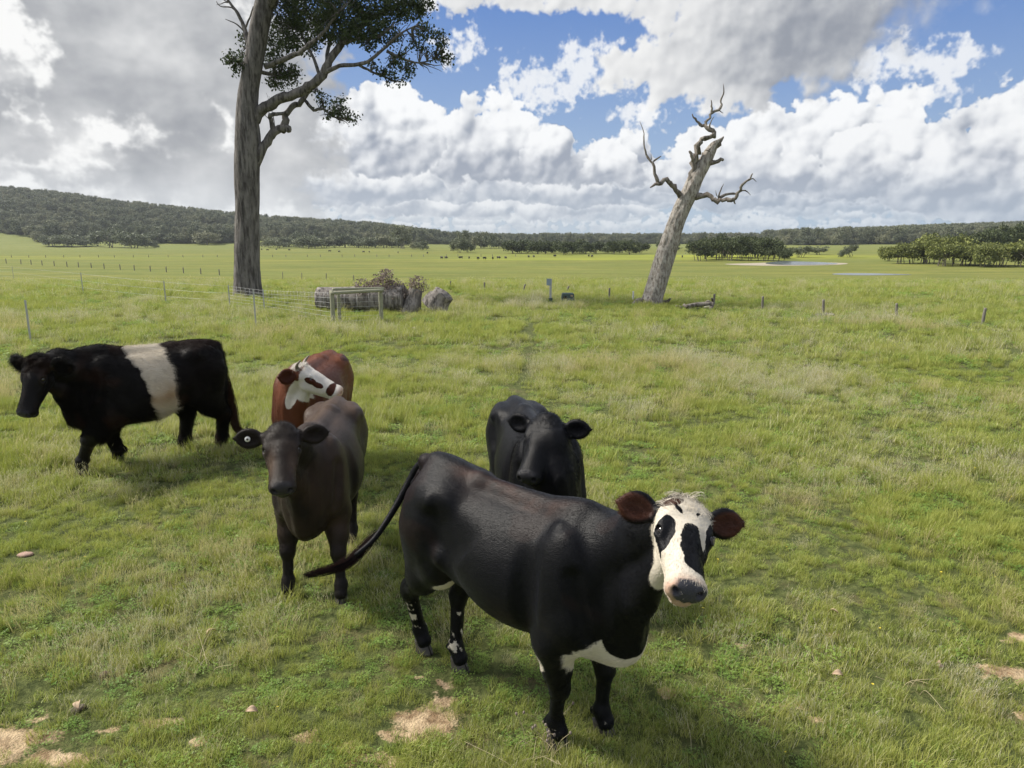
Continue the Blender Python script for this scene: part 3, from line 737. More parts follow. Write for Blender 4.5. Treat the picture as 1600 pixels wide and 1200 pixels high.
    C((0.38, 0, -0.060), (0.86, 0, -0.112), 0.130, 0.112, flat=((0, 1, 0), 0.88))      # nose bridge
    C((0.52, 0.06, -0.16), (0.88, 0.064, -0.155), 0.105, 0.105); C((0.52, -0.06, -0.16), (0.88, -0.064, -0.155), 0.105, 0.105)   # upper lip sides
    C((0.30, 0.115, -0.24), (0.60, 0.07, -0.22), 0.125, 0.090, 0.04, flat=((0, 1, 0), 1.2)); C((0.30, -0.115, -0.24), (0.60, -0.07, -0.22), 0.125, 0.090, 0.04, flat=((0, 1, 0), 1.25))  # cheeks
    C((0.45, 0, -0.30), (0.86, 0, -0.265), 0.085, 0.062, 0.03)     # lower jaw
    E(0.895, 0, -0.280, 0.080, 0.098, 0.060, 0.02)                  # chin
    E(0.935, 0, -0.132, 0.085, 0.165, 0.118, 0.025)                # muzzle pad
    E(0.97, 0.10, -0.105, 0.055, 0.045, 0.055, 0.02); E(0.97, -0.10, -0.105, 0.055, 0.045, 0.055, 0.02)
    for y in (1, -1):
        E(0.29, y*0.185, -0.020, 0.10, 0.055, 0.050, 0.025)           # brow
        E(0.355, y*0.190, -0.075, 0.100, 0.060, 0.058, 0.025)           # orbit
        eo = np.array([0.33, y*0.80, 0.46]); eo /= np.linalg.norm(eo); ec = np.array([0.355, y*0.196, -0.060])
        E(ec[0], ec[1], ec[2], 0.068, 0.060, 0.060, 0.018)
        E(0.455, y*0.165, -0.12, 0.12, 0.04, 0.04, 0.03)             # cheek bone
        E(*(ec+eo*0.052), 0.042, 0.036, 0.036, 0.008, cut=True)  # eye socket
        C((1.045, y*0.108, -0.105), (0.950, y*0.090, -0.095), 0.037, 0.024, 0.012, cut=True)   # nostril
        C((1.035, y*0.128, -0.085), (0.985, y*0.160, -0.055), 0.020, 0.012, 0.010, cut=True)
        C((1.02, y*0.03, -0.222), (0.74, y*0.135, -0.215), 0.010, 0.009, 0.012, cut=True)      # mouth line
        E(0.10, y*0.20, -0.10, 0.07, 0.07, 0.065, 0.03)               # ear base
    # ears
    ears = []
    for y, er in ((1, hd.get('ear_l')), (-1, hd.get('ear_r'))):
        er = er or {}
        el_, ew_ = er.get('len', 0.43)*L, er.get('wid', 0.145)*L
        d = Vector(er.get('dir', (-0.12, y*1.0, -0.02))).normalized(); fc = Vector(er.get('face', (0.75, 0, 0.60)))
        d = Vector(HM@np.array(d)); fc = Vector(HM@np.array(fc)); fc = (fc-d*fc.dot(d)).normalized(); wd = d.cross(fc)
        M = np.array([[d[i], wd[i], fc[i]] for i in range(3)]); base = h2(0.10, y*0.20, -0.10)
        F.cone(base, base+np.array(d)*el_*0.30, 0.055*L, 0.065*L, 0.02)
        F.ell(base+np.array(d)*el_*0.54, (el_*0.42, ew_, 0.018+0.02*L), 0.02, M=M); F.cone(base+np.array(d)*el_*0.62, base+np.array(d)*el_*1.0, ew_*0.82, 0.012, 0.02, flat=(fc, 2.6))
        F.ell(base+np.array(d)*el_*0.57+np.array(fc)*0.027, (el_*0.36, ew_*0.66, 0.022), 0.014, M=M, cut=True)
        ears.append((base, np.array(d), np.array(fc), np.array(wd), el_, ew_))
    # legs
    lt = c.get('leg', 1.0); fo = c.get('foot_up', 0.0)
    for nm, y in (('fl', 1), ('fr', -1)):
        fx, fy = feet[nm][:2]; kb = feet[nm][2] if len(feet[nm]) > 2 else 0.0
        sh = np.array([0.44*s, y*0.155*s, 0.72*s]); elb = np.array([0.37*s+(fx-0.42*s)*0.15, y*0.165*s+(fy-y*.15*s)*0.15, 0.60*s])
        kn = np.array([elb[0]*0.42+fx*0.58+0.03*s+kb, elb[1]*0.45+fy*0.55, 0.345*s]); ft = np.array([fx-0.005, fy, 0.13*s]); cr = np.array([fx+0.025*s, fy, 0.075*s])
        F.cone(sh, elb, 0.105*s, 0.090*s*lt, 0.05, flat=((0, 1, 0), 1.15)); F.cone(elb, elb*0.45+kn*0.55+np.array([0.0, 0, 0]), 0.108*s*lt, 0.076*s*lt, 0.05, flat=((0, 1, 0), 1.12))
        F.cone(elb*0.45+kn*0.55, kn, 0.076*s*lt, 0.052*s*lt, 0.03); F.ell(kn+np.array([0.006, 0, 0]), (0.050*s*lt, 0.050*s*lt, 0.060*s), 0.02)
        F.cone(kn, ft, 0.041*s*lt, 0.034*s*lt, 0.02); F.ell(ft, (0.046*s*lt, 0.046*s*lt, 0.044*s), 0.02); F.cone(ft, cr, 0.038*s*lt, 0.046*s, 0.02)
        F.ell(ft+np.array([-0.045*s, 0.018, -0.012]), (.016, .014, .02), 0.012); F.ell(ft+np.array([-0.045*s, -0.018, -0.012]), (.016, .014, .02), 0.012)
    for nm, y in (('hl', 1), ('hr', -1)):
        fx, fy = feet[nm][:2]; df = fx+0.62*s
        hip = np.array([-0.60*s, y*0.12*s, 0.92*s]); st = np.array([-0.44*s+df*0.30, y*0.175*s*0.9+(fy-y*.16*s)*0.2, 0.70*s]); hk = np.array([(fx-0.030*s)*0.9+(-0.70*s)*0.1, y*0.13*s*0.5+fy*0.5, 0.42*s])
        ft = np.array([fx-0.02*s, fy, 0.14*s]); cr = np.array([fx+0.02*s, fy, 0.075*s]); mid = st*0.55+hk*0.45+np.array([-0.02*s, 0, 0])
        F.cone(hip, st, 0.15*s, 0.105*s, 0.06, flat=((0, 1, 0), 1.25)); F.cone(hip+np.array([-0.07*s, 0, -0.04]), mid+np.array([-0.045*s, 0, 0.02]), 0.14*s, 0.090*s, 0.06, flat=((0, 1, 0), 1.3))
        F.cone(st, mid, 0.105*s*lt, 0.088*s*lt, 0.06, flat=((0, 1, 0), 1.3)); F.cone(mid, hk, 0.088*s*lt, 0.052*s*lt, 0.05, flat=((0, 1, 0), 1.25))
        F.ell(hk+np.array([-0.028*s, 0, 0.028*s]), (0.026*s, 0.026*s, 0.040*s), 0.04); F.ell(hk, (0.052*s*lt, 0.044*s*lt, 0.055*s), 0.03)
        F.cone(hk, ft, 0.044*s*lt, 0.036*s*lt, 0.025); F.ell(ft, (0.045*s*lt, 0.045*s*lt, 0.045*s), 0.02); F.cone(ft, cr, 0.038*s*lt, 0.046*s, 0.02)
        F.ell(ft+np.array([-0.045*s, 0.018, -0.012]), (.016, .014, .02), 0.012); F.ell(ft+np.array([-0.045*s, -0.018, -0.012]), (.016, .014, .02), 0.012)
    # tail
    tl = [np.array(t) for t in c.get('tail', [(-0.80*s, 0, 1.13*s), (-0.87*s, 0, 1.05*s), (-0.89*s, 0, 0.85*s), (-0.88*s, 0, 0.60*s), (-0.87*s, 0, 0.42*s)])]
    tr_ = np.linspace(0.040*s, 0.013, len(tl))
    for i in range(len(tl)-1):
        if tl[i][0] > F.lo[0]: F.cone(tl[i], tl[i+1], tr_[i], tr_[i+1], 0.02)
    for fn in c.get('extra', []): fn(F, h2, s)
    V, Q = F.mesh(); V[:, 0] *= lx; hp[0] *= lx
    feet = c['feet']
    ears = [(h2(0.10, y_*0.20, -0.10),)+e_[1:] for y_, e_ in zip((1, -1), ears)]
    return V, Q, dict(hw=hw, h2=h2, HM=HM, L=L, s=s, ears=ears, feet=feet, tail=tl)

def cow_frame(org, heading):
    h = Vector((heading[0], heading[1], 0)).normalized(); l = Vector((-h.y, h.x, 0))
    def to_local(p): d = Vector((p[0]-org[0], p[1]-org[1], 0)); return (d.dot(h), d.dot(l), p[2]-org[2])
    def vec(v): v = Vector(v); return (v.dot(h), v.dot(l), v.z)
    return to_local, vec, math.atan2(h.y, h.x)
def pose(org, heading, poll, muzz, roll=0.0, feet=None, **kw):
    """org: world ground point under the middle; poll and muzz: world points"""
    org = Vector((org[0], org[1], gz(*org)))
    tl, tv, rz = cow_frame(org, heading)
    P0 = Vector(tl(poll)); P1 = Vector(tl(muzz)); f = (P1-P0); L = f.length/1.0; f.normalize()
    up = Vector((0, 0, 1)); up = (up-f*up.dot(f)).normalized(); up = Quaternion(f, R(roll)) @ up
    c = dict(kw); c['feet'] = {k: tl((v[0], v[1], 0))[:2] if k != 'local' else v for k, v in feet.items() if k != 'local'}
    for k, v in feet.get('local', {}).items(): c['feet'][k] = v
    c['head'] = dict(pos=tuple(P0), fwd=tuple(f), up=tuple(up), L=kw.get('L', L), **kw.get('headkw', {}))
    c['org'] = org; c['rz'] = rz; c['tl'] = tl; c['tv'] = tv
    return c
W2 = lambda p: (p.x, p.y)
def gp(px, py): return W2(on_ground(px, py))
COWS = {}
COWS['front'] = pose((.055, 3.29), (.75, -.66), at(1068, 788, 2.56), at(1091, 926, 2.15), roll=-13, headkw=dict(ear_r=dict(dir=(-.16, -1.0, .0), wid=.155, len=.45), ear_l=dict(dir=(-.12, 1.0, .14))),
    feet=dict(fr=gp(868, 1160), fl=gp(940, 1140), hr=gp(660, 1018), hl=gp(716, 1044)), H=1.21, res=0.0085, fat=0.90, hw=1.13, Lmul=0.94, neck=0.94, dewlap=0.4, lx=0.90, chest=.045, topline=(-.02, -.005, .045, .065))
COWS['brown'] = pose((-1.385, 4.98), (0.05, -1), at(440, 668, 4.10), at(440, 760, 3.76), roll=0,
    feet=dict(fr=gp(452, 932), fl=gp(534, 936), hl=gp(551, 848), hr=gp(535, 820)), H=1.14, res=0.0095, dewlap=0.7)
COWS['belted'] = pose((-3.93, 7.44), (-.75, -.66), at(58, 560, 6.62), at(32, 632, 6.38), roll=0,
    feet=dict(fl=gp(131, 740), fr=gp(187, 724), hr=gp(288, 704), hl=gp(346, 700)), H=1.29, lx=0.93, res=0.012, fat=1.1, neck=1.25, sheath=True, leg=1.55, deep=0.94, Lmul=1.2, headkw=dict(ear_l=dict(len=.46, wid=.17), ear_r=dict(len=.46, wid=.17)), tail=[(-0.84, 0, 1.22), (-0.885, 0, 1.12), (-0.90, .03, 0.9), (-0.895, .04, 0.66), (-0.89, 0.05, 0.46)])
COWS['hereford'] = pose((-2.02, 7.05), (-.03, -1), at(466, 574, 6.25), at(537, 606, 6.25), roll=0,
    feet=dict(local=dict(fl=(.42, .15), fr=(.42, -.15), hl=(-.60, .15), hr=(-.62, -.15))), H=1.20, res=0.0115, fat=1.05, headkw=dict(ear_r=dict(dir=(-.70, -.60, -.30), face=(.25, -1.0, .15), len=.42, wid=.17)))
COWS['black'] = pose((.155, 4.88), (.2, -.98), at(856, 652, 4.46), at(820, 742, 4.12), roll=0,
    feet=dict(local=dict(fl=(.42, .15), fr=(.42, -.15), hl=(-.60, .15), hr=(-.62, -.15))), H=1.16, res=0.010, fat=0.92)

# ------------------------------------------------------------------ coats
def n3(x, y, z, f, seed=0):
    return (vnoise2(x*f+seed*1.7, y*f+z*f*0.83+seed, seed)+vnoise2(z*f+seed*0.3, x*f*0.77-y*f, seed+5))*0.5-0.5
def fbm3(p, f, seed=0, o=4):
    r = 0; a = 1.0; t = 0
    for i in range(o): r = r + a*n3(p[:, 0], p[:, 1], p[:, 2], f*2**i, seed+i*7); t += a; a *= 0.55
    return r/t*2
def ellf(x, y, rx, ry, cx=0, cy=0, tilt=0):
    u = x-cx; v = y-cy; c, t = math.cos(R(tilt)), math.sin(R(tilt)); u, v = u*c+v*t, v*c-u*t
    return 1-np.sqrt((u/rx)**2+(v/ry)**2)
def coat_fields(name, p, info):
    """signed white field, brown share, bare-skin share, for points p in the animal's own frame"""
    s = info['s']; x, y, z = p[:, 0]/s, p[:, 1]/s, p[:, 2]/s
    q = (p-info['h2'](0, 0, 0))@info['HM']/info['L']; hx, hy, hz = q[:, 0], q[:, 1]/info['hw'], q[:, 2]
    n = len(p); W = np.full(n, -1.0); B = np.zeros(n); K = np.zeros(n)
    w1 = fbm3(p, 14, 1)*0.5; w2 = fbm3(p, 45, 2)*0.35; w = w1+w2
    inhead = (hx > -0.25) & (hx < 1.2) & (np.abs(hy) < 0.9) & (hz > -0.75)
    # ears: the region around the ear axes
    earm = np.full(n, -1.0); inner = np.full(n, -1.0)
    for base, d, fc, wd, el_, ew_ in info['ears']:
        r = p-base; a = r@d; e = 1-np.sqrt(((a-el_*0.55)/(el_*0.60))**2+((r@wd)/(ew_*1.35))**2+((r@fc)/0.08)**2)
        earm = np.maximum(earm, e); dr = np.linalg.norm(r, axis=1); ii = 1-np.sqrt(((a-el_*0.60)/(el_*0.46))**2+((r@wd)/(ew_*0.86))**2); inner = np.maximum(inner, np.where(((r@fc) > -0.016) & (np.abs(r@fc) < 0.06) & (dr < el_*1.15), ii, -1))
    pad = np.minimum(ellf(hy, hz, 0.150, 0.125, 0, -0.115), (hx-0.915)*14)            # the naked nose pad
    K = np.clip(0.5+pad*6, 0, 1)*inhead
    if name == 'front':
        W = np.where(inhead, 1.0, -1.0)
        back = (hx - 0.02 - 0.38*np.clip(-hz-0.12, 0, 1) + w*0.05)*6                    # nape
        thr = (0.42 + hz + 0.55*np.clip(hx, 0, 0.5) + w*0.1)*4
        W = np.minimum(np.minimum(back, thr), 1)
        W = np.where((np.abs(hy) < 0.45) & (hx < 1.3), W, -1)
        ww = w*0.6
        patches = [ellf(hx, hy, 0.155, 0.074, 0.405, -0.190, -10)+ww, ellf(hx, hy, 0.235, 0.135, 0.60, 0.045)+ww, ellf(hx, hy, 0.12, 0.095, 0.44, 0.025)+ww, ellf(hx, hy, 0.20, 0.075, 0.43, 0.205)+ww,
                   ellf(hx, hy, 0.22, 0.10, 0.62, 0.10)+ww, ellf(hx, hy, 0.055, 0.09, 0.10, -0.125, 20)+ww, ellf(hx, hy, 0.06, 0.02, 0.19, -0.085, 30)+ww*0.5, ellf(hx, hy, 0.026, 0.030, 0.215, 0.085)+ww*0.3]
        blk = np.maximum.reduce(patches)
        wedge_ = ellf(hx, hy, 0.16, 0.036, 0.36, 0.105, 6)+ww*0.4
        blk = np.where(wedge_ > 0, np.minimum(blk, -wedge_*2), blk)
        blk = np.where(hz > -0.22, blk, -1)
        W = np.minimum(W, -blk*4)
        W = np.where(earm > 0.0, np.minimum(W, -earm*4), W)
        spot = np.where(inhead & (hz > -0.2), ellf(hx, hy, 0.06, 0.08, 0.10, -0.12, 20), -1)
        B = np.clip(spot*3, 0, 1)*0.9 + np.clip(inner*5, 0, 1)*1.0
        # throat strip, brisket, elbow, legs
        neck = ellf(hx, hz, 0.13, 0.34, 0.38, -0.60)*1.0+w*0.25; neck = np.where(np.abs(hy+0.02) < 0.22, neck, -1)
        br = 1-np.sqrt(((x-0.55)/0.24)**2+((y+0.03)/0.23)**2+((z-0.57)/0.155)**2)+w*0.35
        hole = 1-np.sqrt(((x-0.71)/0.14)**2+((y+0.10)/0.13)**2+((z-0.71)/0.11)**2)+w*0.2
        br = np.minimum(br, -hole*2)
        el_ = 1-np.sqrt(((x-0.22)/0.10)**2+((y+0.10)/0.20)**2+((z-0.50)/0.08)**2)+w*0.4
        ud = 1-np.sqrt(((x+0.40)/0.12)**2+((y+0.10)/0.10)**2+((z-0.60)/0.07)**2)+w*0.4
        lg = fbm3(p*np.array([1, 1, 0.45]), 40, 9, 4)*1.7-0.50+0.25*np.cos(np.arctan2(y-np.where(y > 0, 0.05, -0.05), 0.05)); lg = np.where((x < -0.2) & (z < 0.38) & (z > 0.12), np.minimum(lg, (0.38-z)*12)-np.abs(z-0.24)*1.6, -1)
        lg2 = np.where((x > 0.2) & (z < 0.19) & (z > 0.09), fbm3(p, 40, 12, 3)*1.4-0.60, -1)
        W = np.maximum.reduce([W, neck*2, br*2, el_*2, lg, lg2, np.where(z < 1.3, ud*2, -1)])
        W = np.where(inhead, W, W)
        st = np.exp(-((y+0.045+0.02*np.sin(x*9))/0.032)**2)*np.clip((x+0.50)*5, 0, 1)*np.clip((0.42-x)*4, 0, 1)*np.clip((z-1.05)*12, 0, 1)
        st = st + 0.22*np.exp(-((y+0.10)/0.05)**2)*np.clip((x+0.45)*5, 0, 1)*np.clip((-0.05-x)*4, 0, 1)*np.clip((z-1.0)*12, 0, 1)
        B = np.maximum(B, np.clip(st*(0.6+w*1.6), 0, 1)*0.6)
        B = np.maximum(B, np.clip(fbm3(p, 4, 21, 3)*1.2-0.25, 0, 0.10))
        pink = np.where((hx > 0.80), np.clip((hx-0.84+np.maximum(-hz-0.19, 0)*1.5+w*0.05)*9, 0, 1), 0)*inhead
        info['pink'] = pink
    elif name == 'belted':
        zc = np.clip((z-0.45)/0.75, 0, 1); c0 = -0.11+0.12*zc**1.6; hw = 0.09+0.075*zc
        W = (1-np.abs(x-c0)/hw)+w*0.5+fbm3(p*np.array([0.4, 1, 0.4]), 30, 77, 3)*0.30; W = np.where(z > 0.38, W, -1)*1.6
        B = np.clip((z-1.12)*7, 0, 1)*0.55*(x < 0.3) + np.clip(fbm3(p, 5, 3, 3)*1.5-0.1, 0, 0.35)
        info['dirty'] = np.clip(1-np.abs(z-0.74)/0.16, 0, 1)*np.clip(0.6+fbm3(p, 9, 51, 3), 0, 1)
    elif name == 'hereford':
        W = np.minimum(np.minimum((hx-0.12+0.32*np.clip(-hz-0.02, 0, 0.2)+w*0.08)*6, 1), 1); W = np.where((np.abs(hy) < 0.5) & inhead, W, -1)
        W = np.minimum(W, (0.66+hz-0.10*hx+w*0.1)*5)
        crest = (1-np.sqrt(((hx+0.02)/0.22)**2+(hy/0.16)**2+((hz-0.02)/0.12)**2))*4; W = np.maximum(W, crest)
        eye = np.maximum(ellf(hx, hz, 0.12, 0.070, 0.37, -0.09, 0)+w*0.3, ellf(hx, hz, 0.12, 0.060, 0.53, -0.12, 0)+w*0.3); eye = np.where(np.abs(hy) > 0.10, eye, -1)
        mz = ellf(hx, hz, 0.085, 0.14, 0.80, -0.12, 0)+w*0.25
        W = np.minimum(W, -np.maximum(eye, mz)*5)
        W = np.where(earm > 0.0, np.minimum(W, -earm*4), W)
        th = ellf(hx, hz, 0.12, 0.32, 0.10, -0.62, 0)+w*0.2; W = np.maximum(W, np.where(np.abs(hy) < 0.35, th*3, -1))
        B = np.clip(0.5+fbm3(p, 3, 4, 3)*0.7+(z-1.0)*0.9, 0, 1); B = np.where(np.maximum(eye, mz) > -0.3, B*0.0, B); B = np.where(inner > 0, 0.0, B)
        K = K*0.0 + np.clip(0.5+pad*6, 0, 1)*inhead*0.0; info['pink'] = np.clip((hx-0.90)*12, 0, 1)*inhead
    elif name == 'brown':
        B = np.clip(0.30+(z-0.95)*2.6*(x < 0.35)+fbm3(p, 5, 6, 4)*0.55-np.clip(0.55-z, 0, 1)*1.2, 0, 1)
        B = np.where(inhead & (hx > -0.1), np.clip(0.10+np.exp(-((hx-0.62)/0.22)**2-((np.abs(hy)-0.14)/0.07)**2)*0.9+w*0.2, 0, 1), B)
    else:
        B = np.clip(fbm3(p, 4, 8, 3)*0.5-0.2, 0, 0.12)
    return W, B, K
COATS = dict(   # base, brown, white, skin
    front=((0.0032, 0.0034, 0.0048), (0.060, 0.024, 0.015), (0.66, 0.60, 0.50), (0.055, 0.055, 0.065)),
    belted=((0.007, 0.006, 0.006), (0.050, 0.024, 0.014), (0.62, 0.56, 0.46), (0.03, 0.03, 0.035)),
    hereford=((0.055, 0.016, 0.008), (0.160, 0.055, 0.025), (0.68, 0.64, 0.58), (0.40, 0.25, 0.20)),
    brown=((0.012, 0.0095, 0.0085), (0.070, 0.045, 0.030), (0.6, 0.55, 0.48), (0.035, 0.032, 0.033)),
    black=((0.0032, 0.0034, 0.0048), (0.05, 0.03, 0.02), (0.6, 0.55, 0.48), (0.025, 0.025, 0.028)))
def coat_color(base, brown, white, skin, typ='GEOMETRY'):
    W = attr('white_field', typ=typ); B = attr('brown_share', typ=typ); K = attr('skin_share', typ=typ); Pk = attr('pink_share', typ=typ); Dt = attr('dirt_share', typ=typ)
    return W, B, K, Pk, Dt
def hide_mat(name):
    base, brown, white, skin = COATS[name]
    m, p = new_mat(name+'_hide'); O = coord('Object'); W, B, K, Pk, Dt = coat_color(base, brown, white, skin)
    fine = noise(vmath('MULTIPLY', O, (1.0, 2.2, 2.2)), 60, 4, 0.6)
    c = mixc(B, base, brown)
    wht = mixc(Dt, mixc(fine, tuple(v*0.85 for v in white), white), (0.42, 0.30, 0.18))
    c = mixc(sstep(W + (fine-0.5)*0.35, -0.10, 0.12), c, wht)
    c = mixc(Pk*0.85, c, (0.50, 0.31, 0.22))
    c = mixc(K, c, skin)
    hair = noise(vmath('MULTIPLY', O, (0.35, 1.0, 1.0)), 260, 3, 0.6); wr_ = noise(O, 18, 3, 0.5)
    setp(p, color=c, rough=lin(K, 0, 1, 0.43, 0.22), spec=0.15, normal=bump(hair*0.8+noise(vmath('MULTIPLY', O, (0.3, 1.0, 0.6)), 40, 4, 0.6)*0.8+wr_*0.3+noise(O, 6, 3, 0.5)*0.5+voro(O, 300)*K*0.6, 0.45, 0.007), sheen=0.03, sheenr=0.4, sheent=(0.75, 0.82, 1.0))
    return m
def hair_mat(name):
    base, brown, white, skin = COATS[name]
    m, p = new_mat(name+'_hair'); W, B, K, Pk, Dt = coat_color(base, brown, white, skin)
    ran = attr('strand_shade')
    c = mixc(B, base, brown)
    c = mixc(sstep(W, -0.05, 0.05), c, mixc(Dt, white, (0.45, 0.32, 0.19)))
    hs = S.node('ShaderNodeHueSaturation'); S.put(hs.inputs['Value'], lin(ran, 0, 1, 0.7, 1.35)); S.put(hs.inputs['Color'], c)
    setp(p, color=S(hs.outputs[0]), rough=0.40, spec=0.06)
    return m
m_eye, p = new_mat('dark_eye'); setp(p, color=(0.012, 0.008, 0.007), rough=0.06, spec=0.7, coat=0.6)
m_iris, p = new_mat('eye_iris'); O = coord('Object'); setp(p, color=(0.05, 0.028, 0.016), rough=0.1, coat=0.5)
m_lid, p = new_mat('eyelid'); setp(p, color=(0.018, 0.015, 0.015), rough=0.45)
m_hoof, p = new_mat('hoof_horn'); O = coord('Object'); setp(p, color=mixc(noise(vmath('MULTIPLY', O, (1, 1, 4)), 50, 4, 0.6), (0.028, 0.026, 0.025), (0.085, 0.075, 0.065)), rough=0.5, normal=bump(noise(vmath('MULTIPLY', O, (1, 1, 6)), 60, 3), 0.3, 0.003))
m_horn, p = new_mat('cow_horn'); O = coord('Object'); setp(p, color=mixc(noise(O, 30, 3), (0.10, 0.08, 0.06), (0.22, 0.18, 0.13)), rough=0.45)
m_tagw, p = new_mat('white_plastic_tag'); setp(p, color=(0.75, 0.74, 0.70), rough=0.4)
m_wet, p = new_mat('wet_nose'); setp(p, color=(0.8, 0.8, 0.8), rough=0.05)

def uvs(c, r, M=None, nu=16, nv=10, z0=0.0):
    M = np.eye(3) if M is None else M; V = []; F = []
    for j in range(nv+1):
        a = math.pi*j/nv
        for i in range(nu):
            b = 2*math.pi*i/nu; V.append(np.array(c)+M@(np.array(r)*np.array([math.sin(a)*math.cos(b), math.sin(a)*math.sin(b), math.cos(a)])))
    for j in range(nv):
        for i in range(nu):
            F.append((j*nu+i, j*nu+(i+1) % nu, (j+1)*nu+(i+1) % nu, (j+1)*nu+i))
    return V, F
def tube_mesh(pts, rad, ns=8, ell=None):
    pts = [Vector(p) for p in pts]; V = []; F = []; prev = None
    for i, p in enumerate(pts):
        t = (pts[min(i+1, len(pts)-1)]-pts[max(i-1, 0)]).normalized()
        a = prev if prev is not None else (Vector((0, 0, 1)) if abs(t.z) < 0.8 else Vector((1, 0, 0)))
        n = (a-t*a.dot(t)).normalized(); b = t.cross(n); prev = n
        for k in range(ns):
            q = 2*math.pi*k/ns; V.append(tuple(p+(n*math.cos(q)+b*math.sin(q))*rad[i]))
    for i in range(len(pts)-1):
        for k in range(ns): F.append((i*ns+k, i*ns+(k+1) % ns, (i+1)*ns+(k+1) % ns, (i+1)*ns+k))
    F.append(tuple(range(ns))[::-1]); F.append(tuple(range((len(pts)-1)*ns, len(pts)*ns)))
    return V, F
def smooth_path(pts, n=6):
    pts = [np.array(p, dtype=float) for p in pts]; out = []
    for i in range(len(pts)-1):
        p0, p1, p2, p3 = pts[max(i-1, 0)], pts[i], pts[i+1], pts[min(i+2, len(pts)-1)]
        for j in range(n):
            f = j/n; out.append(0.5*((2*p1)+(-p0+p2)*f+(2*p0-5*p1+4*p2-p3)*f**2+(-p0+3*p1-3*p2+p3)*f**3))
    out.append(pts[-1]); return out
def strands(name, P, rad, mat, parent, fields=None, shade=None):
    """P: n,k,3 points of n hairs"""
    n, k, _ = P.shape; hc = bpy.data.hair_curves.new(name); hc.add_curves([k]*n)
    hc.points.foreach_set('position', P.reshape(-1).astype(np.float32))
    ra = hc.attributes.get('radius') or hc.attributes.new('radius', 'FLOAT', 'POINT')
    rr = np.tile(np.linspace(1, 0.25, k), n)*rad; ra.data.foreach_set('value', rr.astype(np.float32))
    fields = dict(fields or {}); fields['strand_shade'] = np.random.default_rng(n).uniform(0, 1, n) if shade is None else shade
    for nm, d in fields.items():
        a = hc.attributes.new(nm, 'FLOAT', 'CURVE'); a.data.foreach_set('value', np.asarray(d, dtype=np.float32))
    hc.materials.append(mat); o = bpy.data.objects.new(name, hc); COL.objects.link(o); o.parent = parent; return o
def hoof_mesh(s):
    """two claws with flat soles, pointed to the front"""
    V = []; F = []
    for y in (1, -1):
        o = len(V); prof = [(-0.050, 0.012), (-0.030, 0.026), (0.0, 0.030), (0.030, 0.026), (0.056, 0.012), (0.062, 0.003)]
        for zi, (zz, sc, sh) in enumerate(((0.0, 1.0, 0.012), (0.012, 1.04, 0.010), (0.045, 0.90, 0.0), (0.072, 0.80, -0.012))):
            for (px, w) in prof: V.append(((px*sc+sh)*s, (y*0.0035+y*0.0)*s, (zz+(0.006 if px > 0.05 and zi == 0 else 0))*s))
            for (px, w) in reversed(prof): V.append(((px*sc+sh)*s, y*(0.004+w*1.35*sc)*s, zz*s))
        m = len(prof)*2
        for j in range(3):
            for i in range(m):
                a, b = o+j*m+i, o+j*m+(i+1) % m; q = (a, b, b+m, a+m); F.append(q if y > 0 else q[::-1])
        t = tuple(range(o+3*m, o+4*m)); F.append(t if y > 0 else t[::-1]); t = tuple(range(o, o+m)); F.append(t[::-1] if y > 0 else t)
    return V, F
